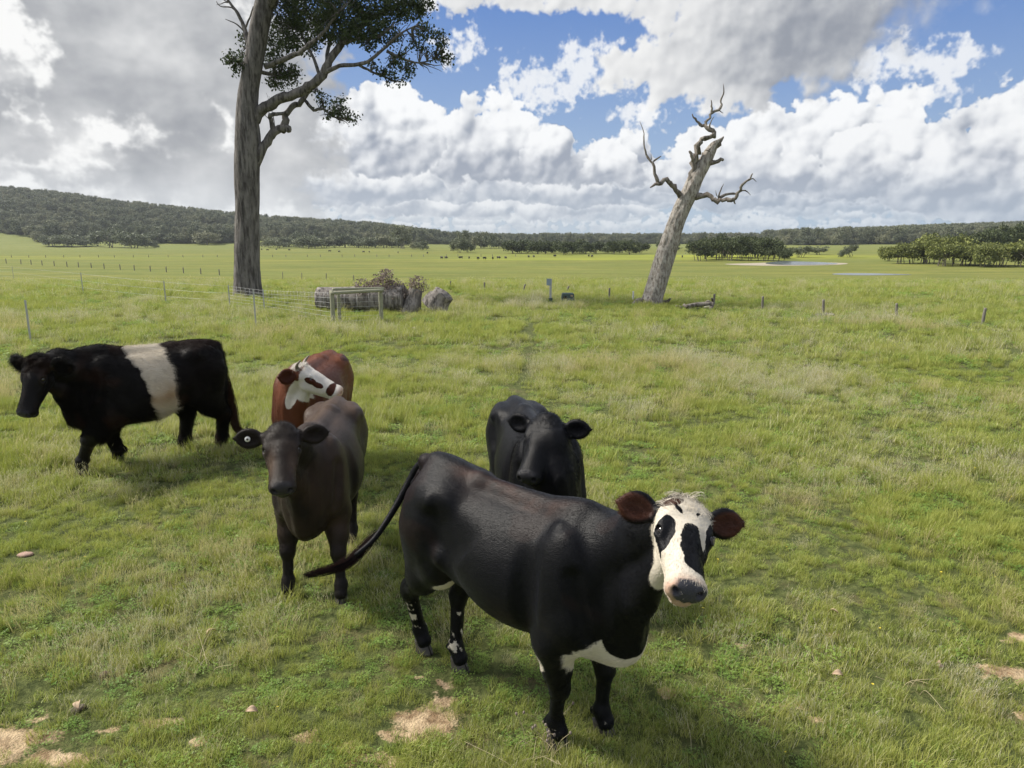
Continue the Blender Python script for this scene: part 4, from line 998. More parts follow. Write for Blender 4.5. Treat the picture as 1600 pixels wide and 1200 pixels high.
def make_animal(key, name_label, cat='cow', nhair=60000, hlen=0.016, hrad=0.00035, lift=0.30):
    c = COWS[key]; V, Q, info = build_cow(c); s = info['s']; L = info['L']; HM = info['HM']; h2 = info['h2']
    root = empty('cow', c['org'], c['rz']); tag(root, name_label, cat, None)
    mt = hide_mat(key); hm = hair_mat(key)
    body = mesh_obj('body', V, Q, mt, root)
    W, B, K = coat_fields(key, V, info); z0 = np.zeros(len(V))
    F_ = dict(white_field=np.clip(W, -1, 1), brown_share=B, skin_share=K, pink_share=info.get('pink', z0), dirt_share=info.get('dirty', z0))
    for k_, v_ in F_.items(): fattr(body, k_, v_)
    # hair roots over the hide
    r = np.random.default_rng(len(V)); A = V[Q[:, 0]]; Bq = V[Q[:, 1]]; C_ = V[Q[:, 2]]; D_ = V[Q[:, 3]]
    N = np.cross(C_-A, D_-Bq); ar = np.linalg.norm(N, axis=1); N = N/(ar[:, None]+1e-9)
    # vertex normals smoothed
    VN = np.zeros_like(V); [np.add.at(VN, Q[:, i], N) for i in range(4)]; VN /= np.linalg.norm(VN, axis=1)[:, None]+1e-9
    cen = (A+C_)/2; q = (cen-h2(0, 0, 0))@HM/L
    wgt = ar*np.where(cen[:, 2] < 0.09*s, 0, 1)*np.where((q[:, 0] > 0.93) & (np.abs(q[:, 1]) < 0.3), 0.02, 1)*np.where((q[:, 0] > -0.1) & (np.abs(q[:, 1]) < 0.6), 2.2, 1.0)
    pick = r.choice(len(Q), nhair, p=wgt/wgt.sum()); a, b = r.uniform(0, 1, nhair), r.uniform(0, 1, nhair)
    wts = np.stack([(1-a)*(1-b), a*(1-b), a*b, (1-a)*b], 1)
    pt = sum(V[Q[pick, i]]*wts[:, i:i+1] for i in range(4)); nn = sum(VN[Q[pick, i]]*wts[:, i:i+1] for i in range(4)); nn /= np.linalg.norm(nn, axis=1)[:, None]
    att = {k_: sum(v_[Q[pick, i]]*wts[:, i] for i in range(4)) for k_, v_ in F_.items()}
    eye_c = np.array([h2(0.37, y*0.225, -0.04) for y in (1, -1)])
    de = np.minimum(np.linalg.norm(pt-eye_c[0], axis=1), np.linalg.norm(pt-eye_c[1], axis=1))
    q = (pt-h2(0, 0, 0))@HM/L; inh = (q[:, 0] > -0.15) & (q[:, 0] < 1.3) & (np.abs(q[:, 1]) < 1.0) & (q[:, 2] > -0.6)
    dirv = np.tile(np.array([-1.0, 0, -0.45]), (nhair, 1)); leg = np.clip((0.62*s-pt[:, 2])/0.12, 0, 1)[:, None]; dirv = dirv*(1-leg)+np.array([-0.25, 0, -1.0])*leg
    hd_ = np.stack([np.where(q[:, 0] > 0.30, 0.8, -0.6), q[:, 1]*2.5, -np.clip(np.abs(q[:, 1])-0.1, 0, 1)*2], 1)@HM.T
    dirv = np.where(inh[:, None], hd_, dirv)
    # drifting partings so that the coat does not look combed
    sw = fbm3(pt, 6, 31, 3)[:, None]*1.1; side = np.cross(nn, dirv); dirv = dirv + side*sw + r.normal(0, 0.16, (nhair, 3))
    dirv -= nn*(dirv*nn).sum(1)[:, None]; dirv /= np.linalg.norm(dirv, axis=1)[:, None]+1e-9
    ln = hlen*r.uniform(0.6, 1.3, nhair); lf = np.full(nhair, lift)
    poll = inh & (q[:, 0] < 0.22) & (np.abs(q[:, 1]) < 0.24) & (q[:, 2] > -0.12); ln = np.where(poll, np.maximum(ln, 0.024*r.uniform(0.6, 1.4, nhair)), ln); lf = np.where(poll, 0.40, lf)
    face = inh & ~poll & (np.abs(q[:, 1]) < 0.30); ln = np.where(face, np.minimum(ln, 0.012*r.uniform(0.7, 1.2, nhair)), ln); lf = np.where(face, 0.25, lf)
    ln = np.where(de < 0.085*L, 0.0005, np.where(de < 0.11*L, ln*0.5, ln)); earz = inh & (np.abs(q[:, 1]) > 0.30); ln = np.where(earz, np.maximum(ln, 0.018)*r.uniform(0.6, 1.3, nhair), ln); lf = np.where(earz, 0.7, lf)
    bel = (pt[:, 2] < 0.62*s) & (nn[:, 2] < -0.3) & ~inh; ln = np.where(bel, ln*1.7, ln)
    P = np.stack([pt-nn*0.001, pt+dirv*(ln*0.5)[:, None]+nn*(ln*lf*0.45)[:, None], pt+dirv*ln[:, None]+nn*(ln*lf*0.60)[:, None]+r.normal(0, 0.12, (nhair, 3))*ln[:, None]], 1)
    clump = fbm3(pt, 70, 41, 2)
    strands('coat_hair', P, hrad, hm, root, att, np.clip(0.5+clump*0.45+r.normal(0, 0.14, nhair), 0, 1))
    # eyes
    for y in (1, -1):
        eo = np.array([0.33, y*0.80, 0.46]); eo /= np.linalg.norm(eo); cpos = h2(*(np.array([0.355, y*0.196*info['hw'], -0.060])-eo*0.014)); Ve, Fe = uvs(cpos, (0.050*L,)*3, nu=20, nv=14); e = mesh_obj('eye', Ve, Fe, m_eye, root)
        # lids: a ring of thicker skin round the opening
        out = HM@eo; out /= np.linalg.norm(out); a1 = HM@np.array([1, 0, -0.12]); a1 -= out*(a1@out); a1 /= np.linalg.norm(a1); a2 = np.cross(out, a1)
        ring = [cpos+out*0.040*L+(a1*math.cos(t)*0.044+a2*math.sin(t)*0.029)*L for t in np.linspace(0, 2*math.pi, 25)]
        Vt, Ft = tube_mesh(ring, [0.0085*L]*25, 6); mesh_obj('eyelid', Vt, Ft, m_lid, root)
        # lashes
        rl = np.random.default_rng(3); nl = 40; tt = rl.uniform(0.15, math.pi-0.15, nl)*(1 if (a2@(HM@np.array([0, 0, 1]))) > 0 else -1)
        Pl = np.stack([cpos+out*0.040*L+(a1*np.cos(tt)[:, None]*0.044+a2*np.sin(tt)[:, None]*0.030)*L, cpos+out*0.070*L+(a1*np.cos(tt)[:, None]*0.055+a2*np.sin(tt)[:, None]*0.045)*L-np.array([0, 0, 0.006])], 1)
        strands('eyelash', Pl, 0.0004, m_lid, root, {k_: np.full(nl, -1.0) for k_ in ('white_field',)})
    # hooves
    for k_, (fx, fy) in ((k2, v2[:2]) for k2, v2 in c['feet'].items()):
        Vh, Fh = hoof_mesh(s*1.0); o = mesh_obj('hoof', Vh, Fh, m_hoof, root, smooth=False); o.location = (fx+0.005, fy, 0.0)
        bv = o.modifiers.new('round', 'BEVEL'); bv.width = 0.004; bv.segments = 2
    return root, info, hm, mt
def tail_switch(root, pts, n, spread, length, mat, rad=0.0007, seed=1, col=None, brown=0.2):
    """long hairs that leave the last part of the tail and hang together"""
    r = np.random.default_rng(seed); path = np.array(smooth_path(pts, 8)); m = len(path); tot = np.linalg.norm(np.diff(path, axis=0), axis=1).sum()
    K = 7; out = np.zeros((n, K, 3)); t0 = r.uniform(0, 0.45, n); ln = length*r.uniform(0.55, 1.0, n); offs = r.normal(0, 1, (n, 3))
    for k in range(K):
        t = np.clip(t0+ln*k/(K-1), 0, 1)*(m-1); i = np.clip(t.astype(int), 0, m-2); f = (t-i)[:, None]; base = path[i]*(1-f)+path[i+1]*f
        w = np.sin(np.pi*np.clip((k+0.6)/(K+0.2), 0, 1))**0.7; out[:, k] = base+offs*spread*w*0.5+r.normal(0, spread*0.08, (n, 3))
    return strands('tail_switch', out, rad, mat, root, dict(white_field=np.full(n, -1.0), brown_share=np.clip(r.normal(brown, 0.25, n), 0, 1)))
def world_local(c, pts): return [np.array(c['tl'](p)) for p in pts]

# ------------------------------------------------------------------ the herd
root, info, hm, mt = make_animal('front', 'black cow with a white blotched face and brown ears, standing nearest', nhair=80000, hlen=0.012, hrad=0.0004, lift=0.12)
root['group'] = 'cattle standing in the paddock'
c = COWS['front']; tp = world_local(c, [at(702, 722, 3.72), at(678, 716, 3.80), at(655, 728, 3.86), at(640, 752, 3.86), at(622, 785, 3.82), at(602, 818, 3.76), at(582, 845, 3.70), at(555, 868, 3.64)])
sp = smooth_path(tp, 5); Vt, Ft = tube_mesh(sp, list(np.linspace(0.030, 0.013, len(sp))), 10); tail = mesh_obj('tail', Vt, Ft, mt, root); fattr(tail, 'white_field', -np.ones(len(Vt)))
tail_switch(root, world_local(c, [at(590, 830, 3.74), at(572, 852, 3.70), at(548, 876, 3.64), at(520, 889, 3.58), at(478, 899, 3.5)]), 800, 0.026, 0.80, hm, rad=0.0009, brown=0.08)
# white curls over the poll
def forelock(root, info, hm, n, seed, where, length, up, white=1.0, brown=0.0):
    """wavy hair that lies over the forehead, with a few locks standing up at the poll"""
    r = np.random.default_rng(seed); P = np.zeros((n, 7, 3)); nl = 26
    lock = r.integers(0, nl, n); lc = np.stack([where[0]+r.normal(0, where[2], nl), where[1]+r.normal(0, where[3], nl)], 1); la = r.normal(0, 0.8, nl)+lc[:, 1]*6; ll = r.choice(length, nl)*r.uniform(0.7, 1.2, nl); lu = up*r.uniform(0.3, 1.2, nl)
    for i in range(n):
        k = lock[i]; hx, hy = lc[k]+r.normal(0, 0.018, 2); a = la[k]+r.normal(0, 0.12); Ln = ll[k]*r.uniform(0.75, 1.1); ph = r.normal(0, 0.25)
        for j in range(7):
            t = j/6; aa = a+0.9*t*math.sin(la[k]*3)+ph*t; x = hx+Ln*t*math.cos(aa); y = hy+Ln*t*math.sin(aa)
            z = 0.062-0.9*y*y-0.9*max(0.0, 0.10-x)**2*3-abs(x-0.12)*0.05+Ln*lu[k]*math.sin(math.pi*min(t*0.75, 1))
            P[i, j] = info['h2'](x, y, z)
    return strands('forelock', P, 0.0006, hm, root, dict(white_field=np.full(n, white), brown_share=np.full(n, brown)))
forelock(root, info, hm, 500, 5, (0.03, 0.02, 0.03, 0.08), [0.08, 0.12, 0.15], 0.35)
forelock(root, info, hm, 120, 6, (-0.02, -0.01, 0.012, 0.03), [0.12, 0.15], 1.0)

root, info, hm, mt = make_animal('brown', 'dark brown cow facing the camera with a round tag in one ear', nhair=70000, hlen=0.013, hrad=0.0004, lift=0.15)
root['group'] = 'cattle standing in the paddock'
c = COWS['brown']; s = info['s']
base, d, fc, wd, el_, ew_ = info['ears'][1]
tp_ = base+d*el_*0.58+fc*0.016
Vt, Ft = tube_mesh([tp_+fc*0.000, tp_+fc*0.006], [0.017, 0.016], 16); tg = mesh_obj('ear_tag', Vt, Ft, m_tagw, root)
Vt, Ft = tube_mesh([tp_+fc*0.006, tp_+fc*0.013], [0.007, 0.005], 10); mesh_obj('tag_stud', Vt, Ft, m_hoof, tg)
tlp = [(-0.80*s, 0, 1.13*s), (-0.87*s, 0, 1.02*s), (-0.88*s, 0.02, 0.75*s), (-0.87*s, 0.03, 0.5*s)]
tail_switch(root, [np.array(p) for p in [(-0.87*s, .03, .62*s), (-0.87*s, 0.03, 0.42*s), (-0.86*s, 0.03, 0.25*s)]], 300, 0.03, 0.8, hm, brown=0.2)

root, info, hm, mt = make_animal('belted', 'shaggy black bullock with a broad white belt round its middle', nhair=120000, hlen=0.045, hrad=0.0006, lift=0.42)
root['group'] = 'cattle standing in the paddock'; c = COWS['belted']; s = info['s']
tail_switch(root, [np.array(p) for p in [(-0.80*s, 0.03, 0.80*s), (-0.83*s, .04, .45*s), (-0.84*s, 0.06, 0.25*s), (-0.92*s, 0.08, 0.14*s)]], 900, 0.045, 0.9, hm, rad=0.001, brown=0.7)
forelock(root, info, hm, 900, 8, (0.05, 0.0, 0.09, 0.10), [0.14, 0.2, 0.11], 0.7, white=-1.0, brown=0.25)

root, info, hm, mt = make_animal('hereford', 'red brown cow with white face and short horns, head turned sideways', nhair=50000, hlen=0.018, hrad=0.0005)
root['group'] = 'cattle standing in the paddock'
L = info['L']; h2 = info['h2']
for y in (1, -1):
    pts = [h2(0.06, y*0.15, 0.0), h2(0.03, y*0.24, 0.05), h2(0.02, y*0.30, 0.13), h2(0.05, y*0.31, 0.24)]
    pts = smooth_path(pts, 4); Vt, Ft = tube_mesh(pts, list(np.linspace(0.024, 0.005, len(pts))), 10); mesh_obj('horn', Vt, Ft, m_horn, root)
forelock(root, info, hm, 700, 9, (0.0, 0.0, 0.08, 0.10), [0.12, 0.16], 0.6)

root, info, hm, mt = make_animal('black', 'plain glossy black cow standing half hidden behind the white faced cow', nhair=40000, hlen=0.011, hrad=0.0004, lift=0.12)
root['group'] = 'cattle standing in the paddock'

# ------------------------------------------------------------------ bark, leaves, limbs
def bark_mat(name, dark, light, patch, scale=1.0, rough_b=0.9, squash=0.16):
    m, p = new_mat(name); O = coord('Object'); st = vmath('MULTIPLY', O, (1, 1, squash))
    a = noise(st, 5*scale, 6, 0.65); b = noise(O, 1.6*scale, 4, 0.6); f = noise(st, 26*scale, 4, 0.65); v = voro(st, 9*scale, 'DISTANCE_TO_EDGE')
    c = mixc(sstep(a, 0.36, 0.62), dark, light)
    c = mixc(sstep(b, 0.50, 0.66, 0.0, 0.8), c, patch)
    c = mixc(sstep(a*0.6+f*0.4, 0.42, 0.30, 0.0, 0.85), c, tuple(x*0.3 for x in dark))
    setp(p, color=c, rough=rough_b, spec=0.2, normal=bump(a*1.2+f*0.5+sstep(v, 0.0, 0.12)*0.25, 1.0, 0.06/scale))
    return m
m_gum = bark_mat('gum_bark', (0.060, 0.054, 0.051), (0.215, 0.200, 0.190), (0.135, 0.125, 0.120), 1.5)
m_dead = bark_mat('dead_wood', (0.19, 0.165, 0.14), (0.50, 0.465, 0.42), (0.34, 0.30, 0.26), 2.6, squash=0.4)
m_limb = bark_mat('dead_limb', (0.11, 0.095, 0.08), (0.30, 0.27, 0.235), (0.18, 0.155, 0.13), 2.2)
m_far_trunk = bark_mat('pale_trunk', (0.10, 0.085, 0.07), (0.34, 0.30, 0.26), (0.18, 0.155, 0.13), 0.6)
m_log = bark_mat('grey_log', (0.085, 0.075, 0.068), (0.34, 0.31, 0.285), (0.20, 0.18, 0.165), 2.0)
m_twig, p = new_mat('grey_twig'); setp(p, color=(0.16, 0.125, 0.10), rough=0.9)
def leaf_mat(name, a, b, c3, trans=0.25, scale=1.0):
    m, p = new_mat(name); t = attr('tint'); oi = S.node('ShaderNodeObjectInfo'); r = S(oi.outputs['Random']); P = position()
    nn = noise(P, 0.25*scale, 3, 0.6)
    c = mixc(sstep(t*0.7+nn*0.5, 0.30, 0.85), a, b); c = mixc(sstep(r*0.6+nn*0.6, 0.55, 0.95, 0, 0.8), c, c3)
    setp(p, color=c, rough=0.6, spec=0.25)
    tr = S.node('ShaderNodeBsdfTranslucent'); S.put(tr.inputs['Color'], c); mx = S.node('ShaderNodeMixShader'); mx.inputs[0].default_value = trans
    S.tree.links.new(p.outputs[0], mx.inputs[1]); S.tree.links.new(tr.outputs[0], mx.inputs[2]); S.tree.links.new(mx.outputs[0], S.tree.nodes['Material Output'].inputs[0])
    return m
m_gleaf = leaf_mat('gum_leaf', (0.022, 0.042, 0.016), (0.050, 0.078, 0.028), (0.07, 0.09, 0.035), 0.2)
m_fleaf = leaf_mat('woodland_leaf', (0.080, 0.100, 0.062), (0.200, 0.220, 0.130), (0.260, 0.260, 0.160), 0.1, 0.15)
m_pleaf = leaf_mat('paperbark_leaf', (0.050, 0.070, 0.030), (0.095, 0.115, 0.045), (0.070, 0.090, 0.038), 0.15)
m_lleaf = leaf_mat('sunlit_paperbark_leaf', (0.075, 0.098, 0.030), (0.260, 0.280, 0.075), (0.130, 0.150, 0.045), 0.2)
m_dry = leaf_mat('dead_leaf', (0.17, 0.130, 0.110), (0.34, 0.280, 0.245), (0.25, 0.205, 0.175), 0.2)

def rough_tube(path, rad, ns=14, amp=0.10, freq=3.0, seed=0, sub=5, cap=True, flare=None, kink=0.0):
    """limb with an uneven, fluted skin"""
    P = np.array(smooth_path(path, sub)); m = len(P); Rr = np.interp(np.linspace(0, len(rad)-1, m), np.arange(len(rad)), rad)
    if kink:
        rk = np.random.default_rng(seed+500); w = np.zeros_like(P); w[1:-1] = rk.normal(0, 1, (m-2, 3)); P = P+w*kink*Rr[:, None]; Rr = Rr*rk.uniform(1-kink*0.45, 1+kink*0.45, m)
    T = np.gradient(P, axis=0); T /= np.linalg.norm(T, axis=1)[:, None]+1e-9
    n = np.array([1.0, 0.0, 0.0]) if abs(T[0][0]) < 0.8 else np.array([0, 1.0, 0]); V = []; D = np.concatenate([[0], np.cumsum(np.linalg.norm(np.diff(P, axis=0), axis=1))])
    q = np.linspace(0, 2*np.pi, ns, endpoint=False)
    for i in range(m):
        n = n-T[i]*(n@T[i]); n /= np.linalg.norm(n); b = np.cross(T[i], n)
        cx, cy = np.cos(q), np.sin(q); sc = 1/max(Rr[0], 0.02)
        f = fbm2(cx*freq+seed*3.1+D[i]*0.5, cy*freq+D[i]*freq*0.35, seed, 4)-0.5
        f2 = fbm2(np.cos(q)*1.2+D[i]*1.1*sc*0.3, np.sin(q)*1.2+seed, seed+3, 2)-0.5
        rr = Rr[i]*(1+f*amp*2.2+f2*amp*1.4)
        if flare is not None:
            fl = math.exp(-D[i]/flare[0]); rr = rr*(1+fl*flare[1]*(0.6+0.5*np.cos(q*5+seed)+0.2*np.cos(q*3)))
        V.append(P[i]+np.outer(cx*rr, n)+np.outer(cy*rr, b))
    V = np.concatenate(V); F = [(i*ns+k, i*ns+(k+1) % ns, (i+1)*ns+(k+1) % ns, (i+1)*ns+k) for i in range(m-1) for k in range(ns)]
    if cap: F.append(tuple(range(ns))[::-1]); F.append(tuple(range((m-1)*ns, m*ns)))
    return V, F
class Bag:
    def __init__(s): s.V = []; s.F = []; s.T = []; s.n = 0
    def add(s, V, F, tint=None):
        V = np.asarray(V, dtype=float); s.V.append(V); s.F += [tuple(int(i)+s.n for i in f) for f in F]; s.n += len(V)
        s.T.append(np.full(len(V), 0.5 if tint is None else tint) if np.isscalar(tint) or tint is None else tint)
    def obj(s, name, mat, parent=None, smooth=True):
        o = mesh_obj(name, np.concatenate(s.V), s.F, mat, parent, smooth); fattr(o, 'tint', np.concatenate(s.T)); return o
def leaf_cloud(centers, radii, n, size, seed, droop=0.5, flat=0.7, asp=0.38):
    """n leaf-sized faces gathered in sprigs through the given lobes"""
    r = np.random.default_rng(seed); centers = np.array(centers); radii = np.array(radii); vol = radii[:, 0]*radii[:, 1]*radii[:, 2]
    ns = max(1, n//13); k = r.choice(len(centers), ns, p=vol**0.75/(vol**0.75).sum())
    d = r.normal(0, 1, (ns, 3)); d /= np.linalg.norm(d, axis=1)[:, None]; c = centers[k]+d*radii[k]*(r.uniform(0.25, 1, ns)**0.55)[:, None]
    kk = r.integers(0, ns, n); sp = size*1.9; p = c[kk]+r.normal(0, 1, (n, 3))*sp*0.55*np.array([1, 1, flat]); tn = np.clip(0.25+0.5*r.uniform(0, 1, ns)[kk]+r.normal(0, 0.15, n), 0, 1)
    ax = r.normal(0, 1, (n, 3)); ax[:, 2] -= droop*1.2; ax /= np.linalg.norm(ax, axis=1)[:, None]; sd_ = np.cross(ax, r.normal(0, 1, (n, 3))); sd_ /= np.linalg.norm(sd_, axis=1)[:, None]
    L = (size*r.uniform(0.6, 1.3, n))[:, None]; w = L*asp
    V = np.stack([p, p+ax*L*0.5+sd_*w, p+ax*L, p+ax*L*0.5-sd_*w], 1).reshape(-1, 3); F = np.arange(n*4).reshape(n, 4)
    return V, F, np.repeat(tn, 4)
def twig_fan(bag, start, ends, r0, seed, wig=0.12):
    r = np.random.default_rng(seed)
    for e in ends:
        a, b = np.array(start, dtype=float), np.array(e, dtype=float); L = np.linalg.norm(b-a); pts = [a]
        for t in (0.3, 0.6, 0.85): pts.append(a+(b-a)*t+r.normal(0, wig*L*0.35, 3)+np.array([0, 0, 0.05*L*math.sin(math.pi*t)]))
        pts.append(b); V, F = tube_mesh(smooth_path(pts, 2), list(np.linspace(r0, r0*0.2, 9)), 5); bag.add(V, F)

# ------------------------------------------------------------------ the tall gum on the left
Yg = on_ground(387, 466).y
def G(px, py, dy=0.0): p = at(px, py, Yg+dy); return (p.x, p.y, p.z)
mpp = Yg/1110.0*1.02
gum = empty('gum_tree', on_ground(387, 466)); tag(gum, 'tall rough-barked gum tree towering over the wire fence', 'tree')
def in_tree(root, V): return np.asarray(V, dtype=float)-np.array(root.location)
V, F = rough_tube([G(387, 474), G(386, 440), G(386, 380), G(387, 320), G(386, 270), G(387, 220), G(386, 180), G(389, 140), G(397, 95), G(404, 50), G(412, 10), G(424, -60, .3), G(436, -150, .8), G(450, -240, 1.2), G(470, -330, 1.6)],
                  [x*mpp for x in (21.5, 19, 17.5, 17.2, 18.2, 18.2, 15.5, 13.5, 13.2, 13, 13, 11, 8, 5, 2)], ns=40, amp=0.07, freq=3.2, seed=4, sub=8, flare=(0.7, 0.22))
trunk = mesh_obj('trunk', in_tree(gum, V), F, m_gum, gum)
limbs = [
    ([G(389, 292), G(397, 262), G(412, 228), G(428, 207, .1), G(445, 196, .2), G(446, 180, .3), G(455, 168, .4), G(470, 159, .5), G(480, 145, .5), G(492, 133, .4)], (8, 9, 6.5, 6, 5.5, 4.5, 4.2, 4, 3.5, 3)),
    ([G(440, 200, .2), G(450, 201, .1), G(452, 206, .05)], (6.5, 5, 3)),
    ([G(428, 207, .1), G(424, 190, .0), G(422, 180, -.1), G(436, 178, -.1), G(450, 176, .1)], (4, 3, 3, 2.5, 2)),
    ([G(386, 208), G(394, 190), G(408, 172), G(430, 158, -.2), G(460, 146, -.4), G(488, 132, -.5), G(508, 112, -.6), G(518, 92, -.6), G(532, 70, -.5), G(556, 46, -.3), G(592, 22, 0), G(635, 0, .4), G(680, -30, .8), G(720, -70, 1)], (8, 9.5, 8, 7.2, 6.8, 6.4, 6.2, 5.8, 5, 4, 3.2, 2.5, 1.8, 1)),
    ([G(505, 115, -.6), G(530, 103, -.9), G(560, 101, -1.2), G(580, 92, -1.4), G(604, 72, -1.6), G(626, 52, -1.8), G(650, 40, -2)], (3.4, 3, 2.6, 2.3, 1.9, 1.4, .7)),
    ([G(560, 101, -1.2), G(580, 112, -1.0), G(600, 120, -.8), G(618, 128, -.8)], (2, 1.6, 1.2, .6)),
    ([G(604, 80, -1.6), G(630, 92, -1.4), G(655, 98, -1.3), G(690, 90, -1.2)], (2, 1.6, 1.2, .5)),
    ([G(478, 158, .5), G(490, 172, .2), G(505, 170, 0), G(520, 182, -.2), G(545, 188, -.4)], (2.6, 2.2, 1.8, 1.3, .5)),
    ([G(415, 104), G(440, 94, -.4), G(468, 82, -.7), G(488, 66, -.9), G(505, 52, -1.0), G(520, 30, -1.2), G(548, 0, -1.4)], (4, 3.4, 3, 2.6, 2.2, 1.8, .8)),
    ([G(500, 122, -.5), G(492, 96, .0), G(482, 76, .3), G(470, 50, .6), G(462, 20, .9), G(455, -20, 1.2)], (2.6, 2.3, 2, 1.6, 1.3, .7)),
    ([G(512, 104, -.6), G(512, 80, -.2), G(520, 50, .3), G(530, 15, .7), G(545, -40, 1)], (3, 2.6, 2.2, 1.7, .8)),
    ([G(532, 70, -.5), G(560, 60, -.9), G(590, 58, -1.2), G(615, 40, -1.6)], (3, 2.6, 2, 1)),
    ([G(395, 100), G(388, 70, .2), G(382, 45, .4), G(372, 22, .5), G(356, 0, .6), G(345, -12, .6)], (4.2, 3.6, 3, 2.3, 1.6, .8)),
    ([G(372, 22, .5), G(362, 12, .5), G(345, 10, .6), G(338, 2, .6)], (1.5, 1, .8, .4)), ([G(382, 45, .4), G(390, 28, .3), G(396, 10, .2)], (1.6, 1.2, .8)), ([G(384, 52, .4), G(370, 38, .3), G(352, 30, .2)], (1.3, .9, .4)),
    ([G(388, 110), G(376, 100, -.3), G(366, 92, -.5)], (2.6, 2, 1)),
    ([G(416, 10, 0), G(450, -50, -1), G(500, -110, -2), G(560, -170, -2.5)], (9, 7, 5, 2)), ([G(420, -40, .2), G(380, -100, .8), G(340, -150, 1.4)], (7, 5, 2)),
    ([G(430, -110, .4), G(480, -190, 1.2), G(520, -260, 2)], (6, 4, 1.5)), ([G(400, 110), G(440, 120, .6), G(470, 118, 1.0)], (3, 2, .8))]
for i, (pp, rr) in enumerate(limbs):
    V, F = rough_tube(pp, [x*mpp for x in rr], ns=12, amp=0.12, freq=2.5, seed=20+i, sub=4, kink=0.14); mesh_obj('branch', in_tree(gum, V), F, m_gum, gum)
lobes = [(450, 20, 42, 30, .8), (490, 12, 45, 35, .2), (540, 10, 50, 34, -.6), (585, 8, 45, 28, -.8), (625, 10, 38, 22, -.4), (652, 2, 25, 20, 0), (520, 45, 40, 22, -.4), (470, 60, 34, 24, .6), (440, 55, 24, 26, .9),
         (565, 45, 34, 20, -1), (600, 50, 26, 16, -1.2), (575, 66, 18, 12, -1.1), (432, 92, 16, 22, .6), (445, 122, 26, 16, .7), (425, 125, 10, 14, .5), (452, 110, 20, 10, .4), (415, 70, 8, 25, .9),
         (664, 48, 12, 13, -1.7), (688, 58, 12, 12, -1.5), (699, 88, 10, 12, -1.2), (648, 66, 8, 9, -1.6), (624, 88, 14, 10, -1.5), (612, 100, 12, 8, -1.3), (636, 112, 16, 10, -1.1), (600, 112, 14, 8, -1.1), (585, 100, 10, 6, -1.1), (618, 125, 16, 6, -.8), (672, 85, 10, 8, -1.3), (660, 72, 10, 8, -1.3),
         (505, 155, 10, 9, .0), (530, 165, 14, 13, -.3), (520, 176, 16, 9, -.2), (548, 182, 13, 9, -.4), (495, 144, 6, 6, .1),
         (366, 92, 13, 13, -.4), (376, 108, 12, 10, -.2), (360, 100, 8, 8, -.4), (384, 64, 8, 14, .5), (382, 90, 8, 16, .4),
         (500, -60, 120, 55, -.5), (600, -60, 70, 45, 0), (400, -100, 90, 50, 1), (470, -170, 130, 60, .5), (500, -260, 90, 50, 1), (440, -30, 60, 30, 1.2)]
cen = [np.array(G(a, b, d))-np.array(gum.location) for a, b, _, _, d in lobes]; rad_ = [(rx*mpp*0.92, max(rx, ry)*mpp*0.8, ry*mpp*0.92) for _, _, rx, ry, _ in lobes]
area = np.array([l[2]*l[3] for l in lobes]); inview = np.array([l[1] > -25 for l in lobes])
bag = Bag()
for i in range(len(lobes)):
    nl = int(area[i]*((1.6 if lobes[i][1] < 60 else 1.15) if inview[i] else 0.5)); V, F, T = leaf_cloud([cen[i]], [rad_[i]], nl, 0.105, 300+i, droop=0.6, flat=0.8); bag.add(V, F.tolist(), T)
bag.obj('crown', m_gleaf, gum, smooth=False)
tw = Bag(); rt = np.random.default_rng(44); allp = np.concatenate([np.array(smooth_path(pp, 3)) for pp, _ in limbs])-np.array(gum.location)
for i, c in enumerate(cen):
    dd = np.linalg.norm(allp-c, axis=1); near_ = allp[np.argsort(dd)[:4]]; nt = 7 if inview[i] else 2
    for st in near_[:2 if inview[i] else 1]:
        twig_fan(tw, st, [c+rt.normal(0, 0.55, 3)*np.array(rad_[i]) for _ in range(nt)], 0.022, 60+i)
for (a, b, d), es in (((604, 75, -1.6), [(625, 45), (640, 40), (655, 50), (648, 36), (632, 60)]), ((655, 98, -1.3), [(680, 105), (690, 112), (700, 104), (676, 114), (662, 108)]), ((430, 207, .2), [(420, 150), (410, 160), (416, 145)]), ((622, 90, -1.4), [(650, 60), (660, 66), (640, 50)]), ((600, 118, -.8), [(605, 134), (612, 138), (620, 130)]), ((525, 184, -.2), [(545, 196), (552, 192), (538, 190)]), ((356, 4, .6), [(342, -4), (348, -12), (338, 8), (366, -10)])):
    st = np.array(G(a, b, d))-np.array(gum.location); twig_fan(tw, st, [np.array(G(x, y, d+rt.normal(0, .2)))-np.array(gum.location) for x, y in es], 0.025, 900+a)
tw.obj('twigs', m_gum, gum); bpy.data.objects['twigs']['kind'] = 'stuff'

# ------------------------------------------------------------------ the leaning dead tree
Yd = on_ground(1016, 477).y; mpd = Yd/1110.0*1.02
def Dd(px, py, dy=0.0): p = at(px, py, Yd+dy); return (p.x, p.y, p.z)
dead = empty('dead_tree', on_ground(1016, 477)); tag(dead, 'pale leaning dead tree with bare broken limbs', 'tree')
V, F = rough_tube([Dd(1016, 482), Dd(1022, 458), Dd(1033, 420), Dd(1044, 385), Dd(1056, 350), Dd(1068, 320), Dd(1079, 298), Dd(1089, 276), Dd(1100, 256), Dd(1108, 240), Dd(1115, 228), Dd(1122, 221), Dd(1128, 216)],
                  [x*mpd for x in (16.5, 15.2, 14.5, 14, 12.8, 12.2, 12, 10.8, 9.5, 8, 6, 3, 1)], ns=44, amp=0.14, freq=4.5, seed=9, sub=9, flare=(0.30, 0.25))
mesh_obj('trunk', in_tree(dead, V), F, m_dead, dead)
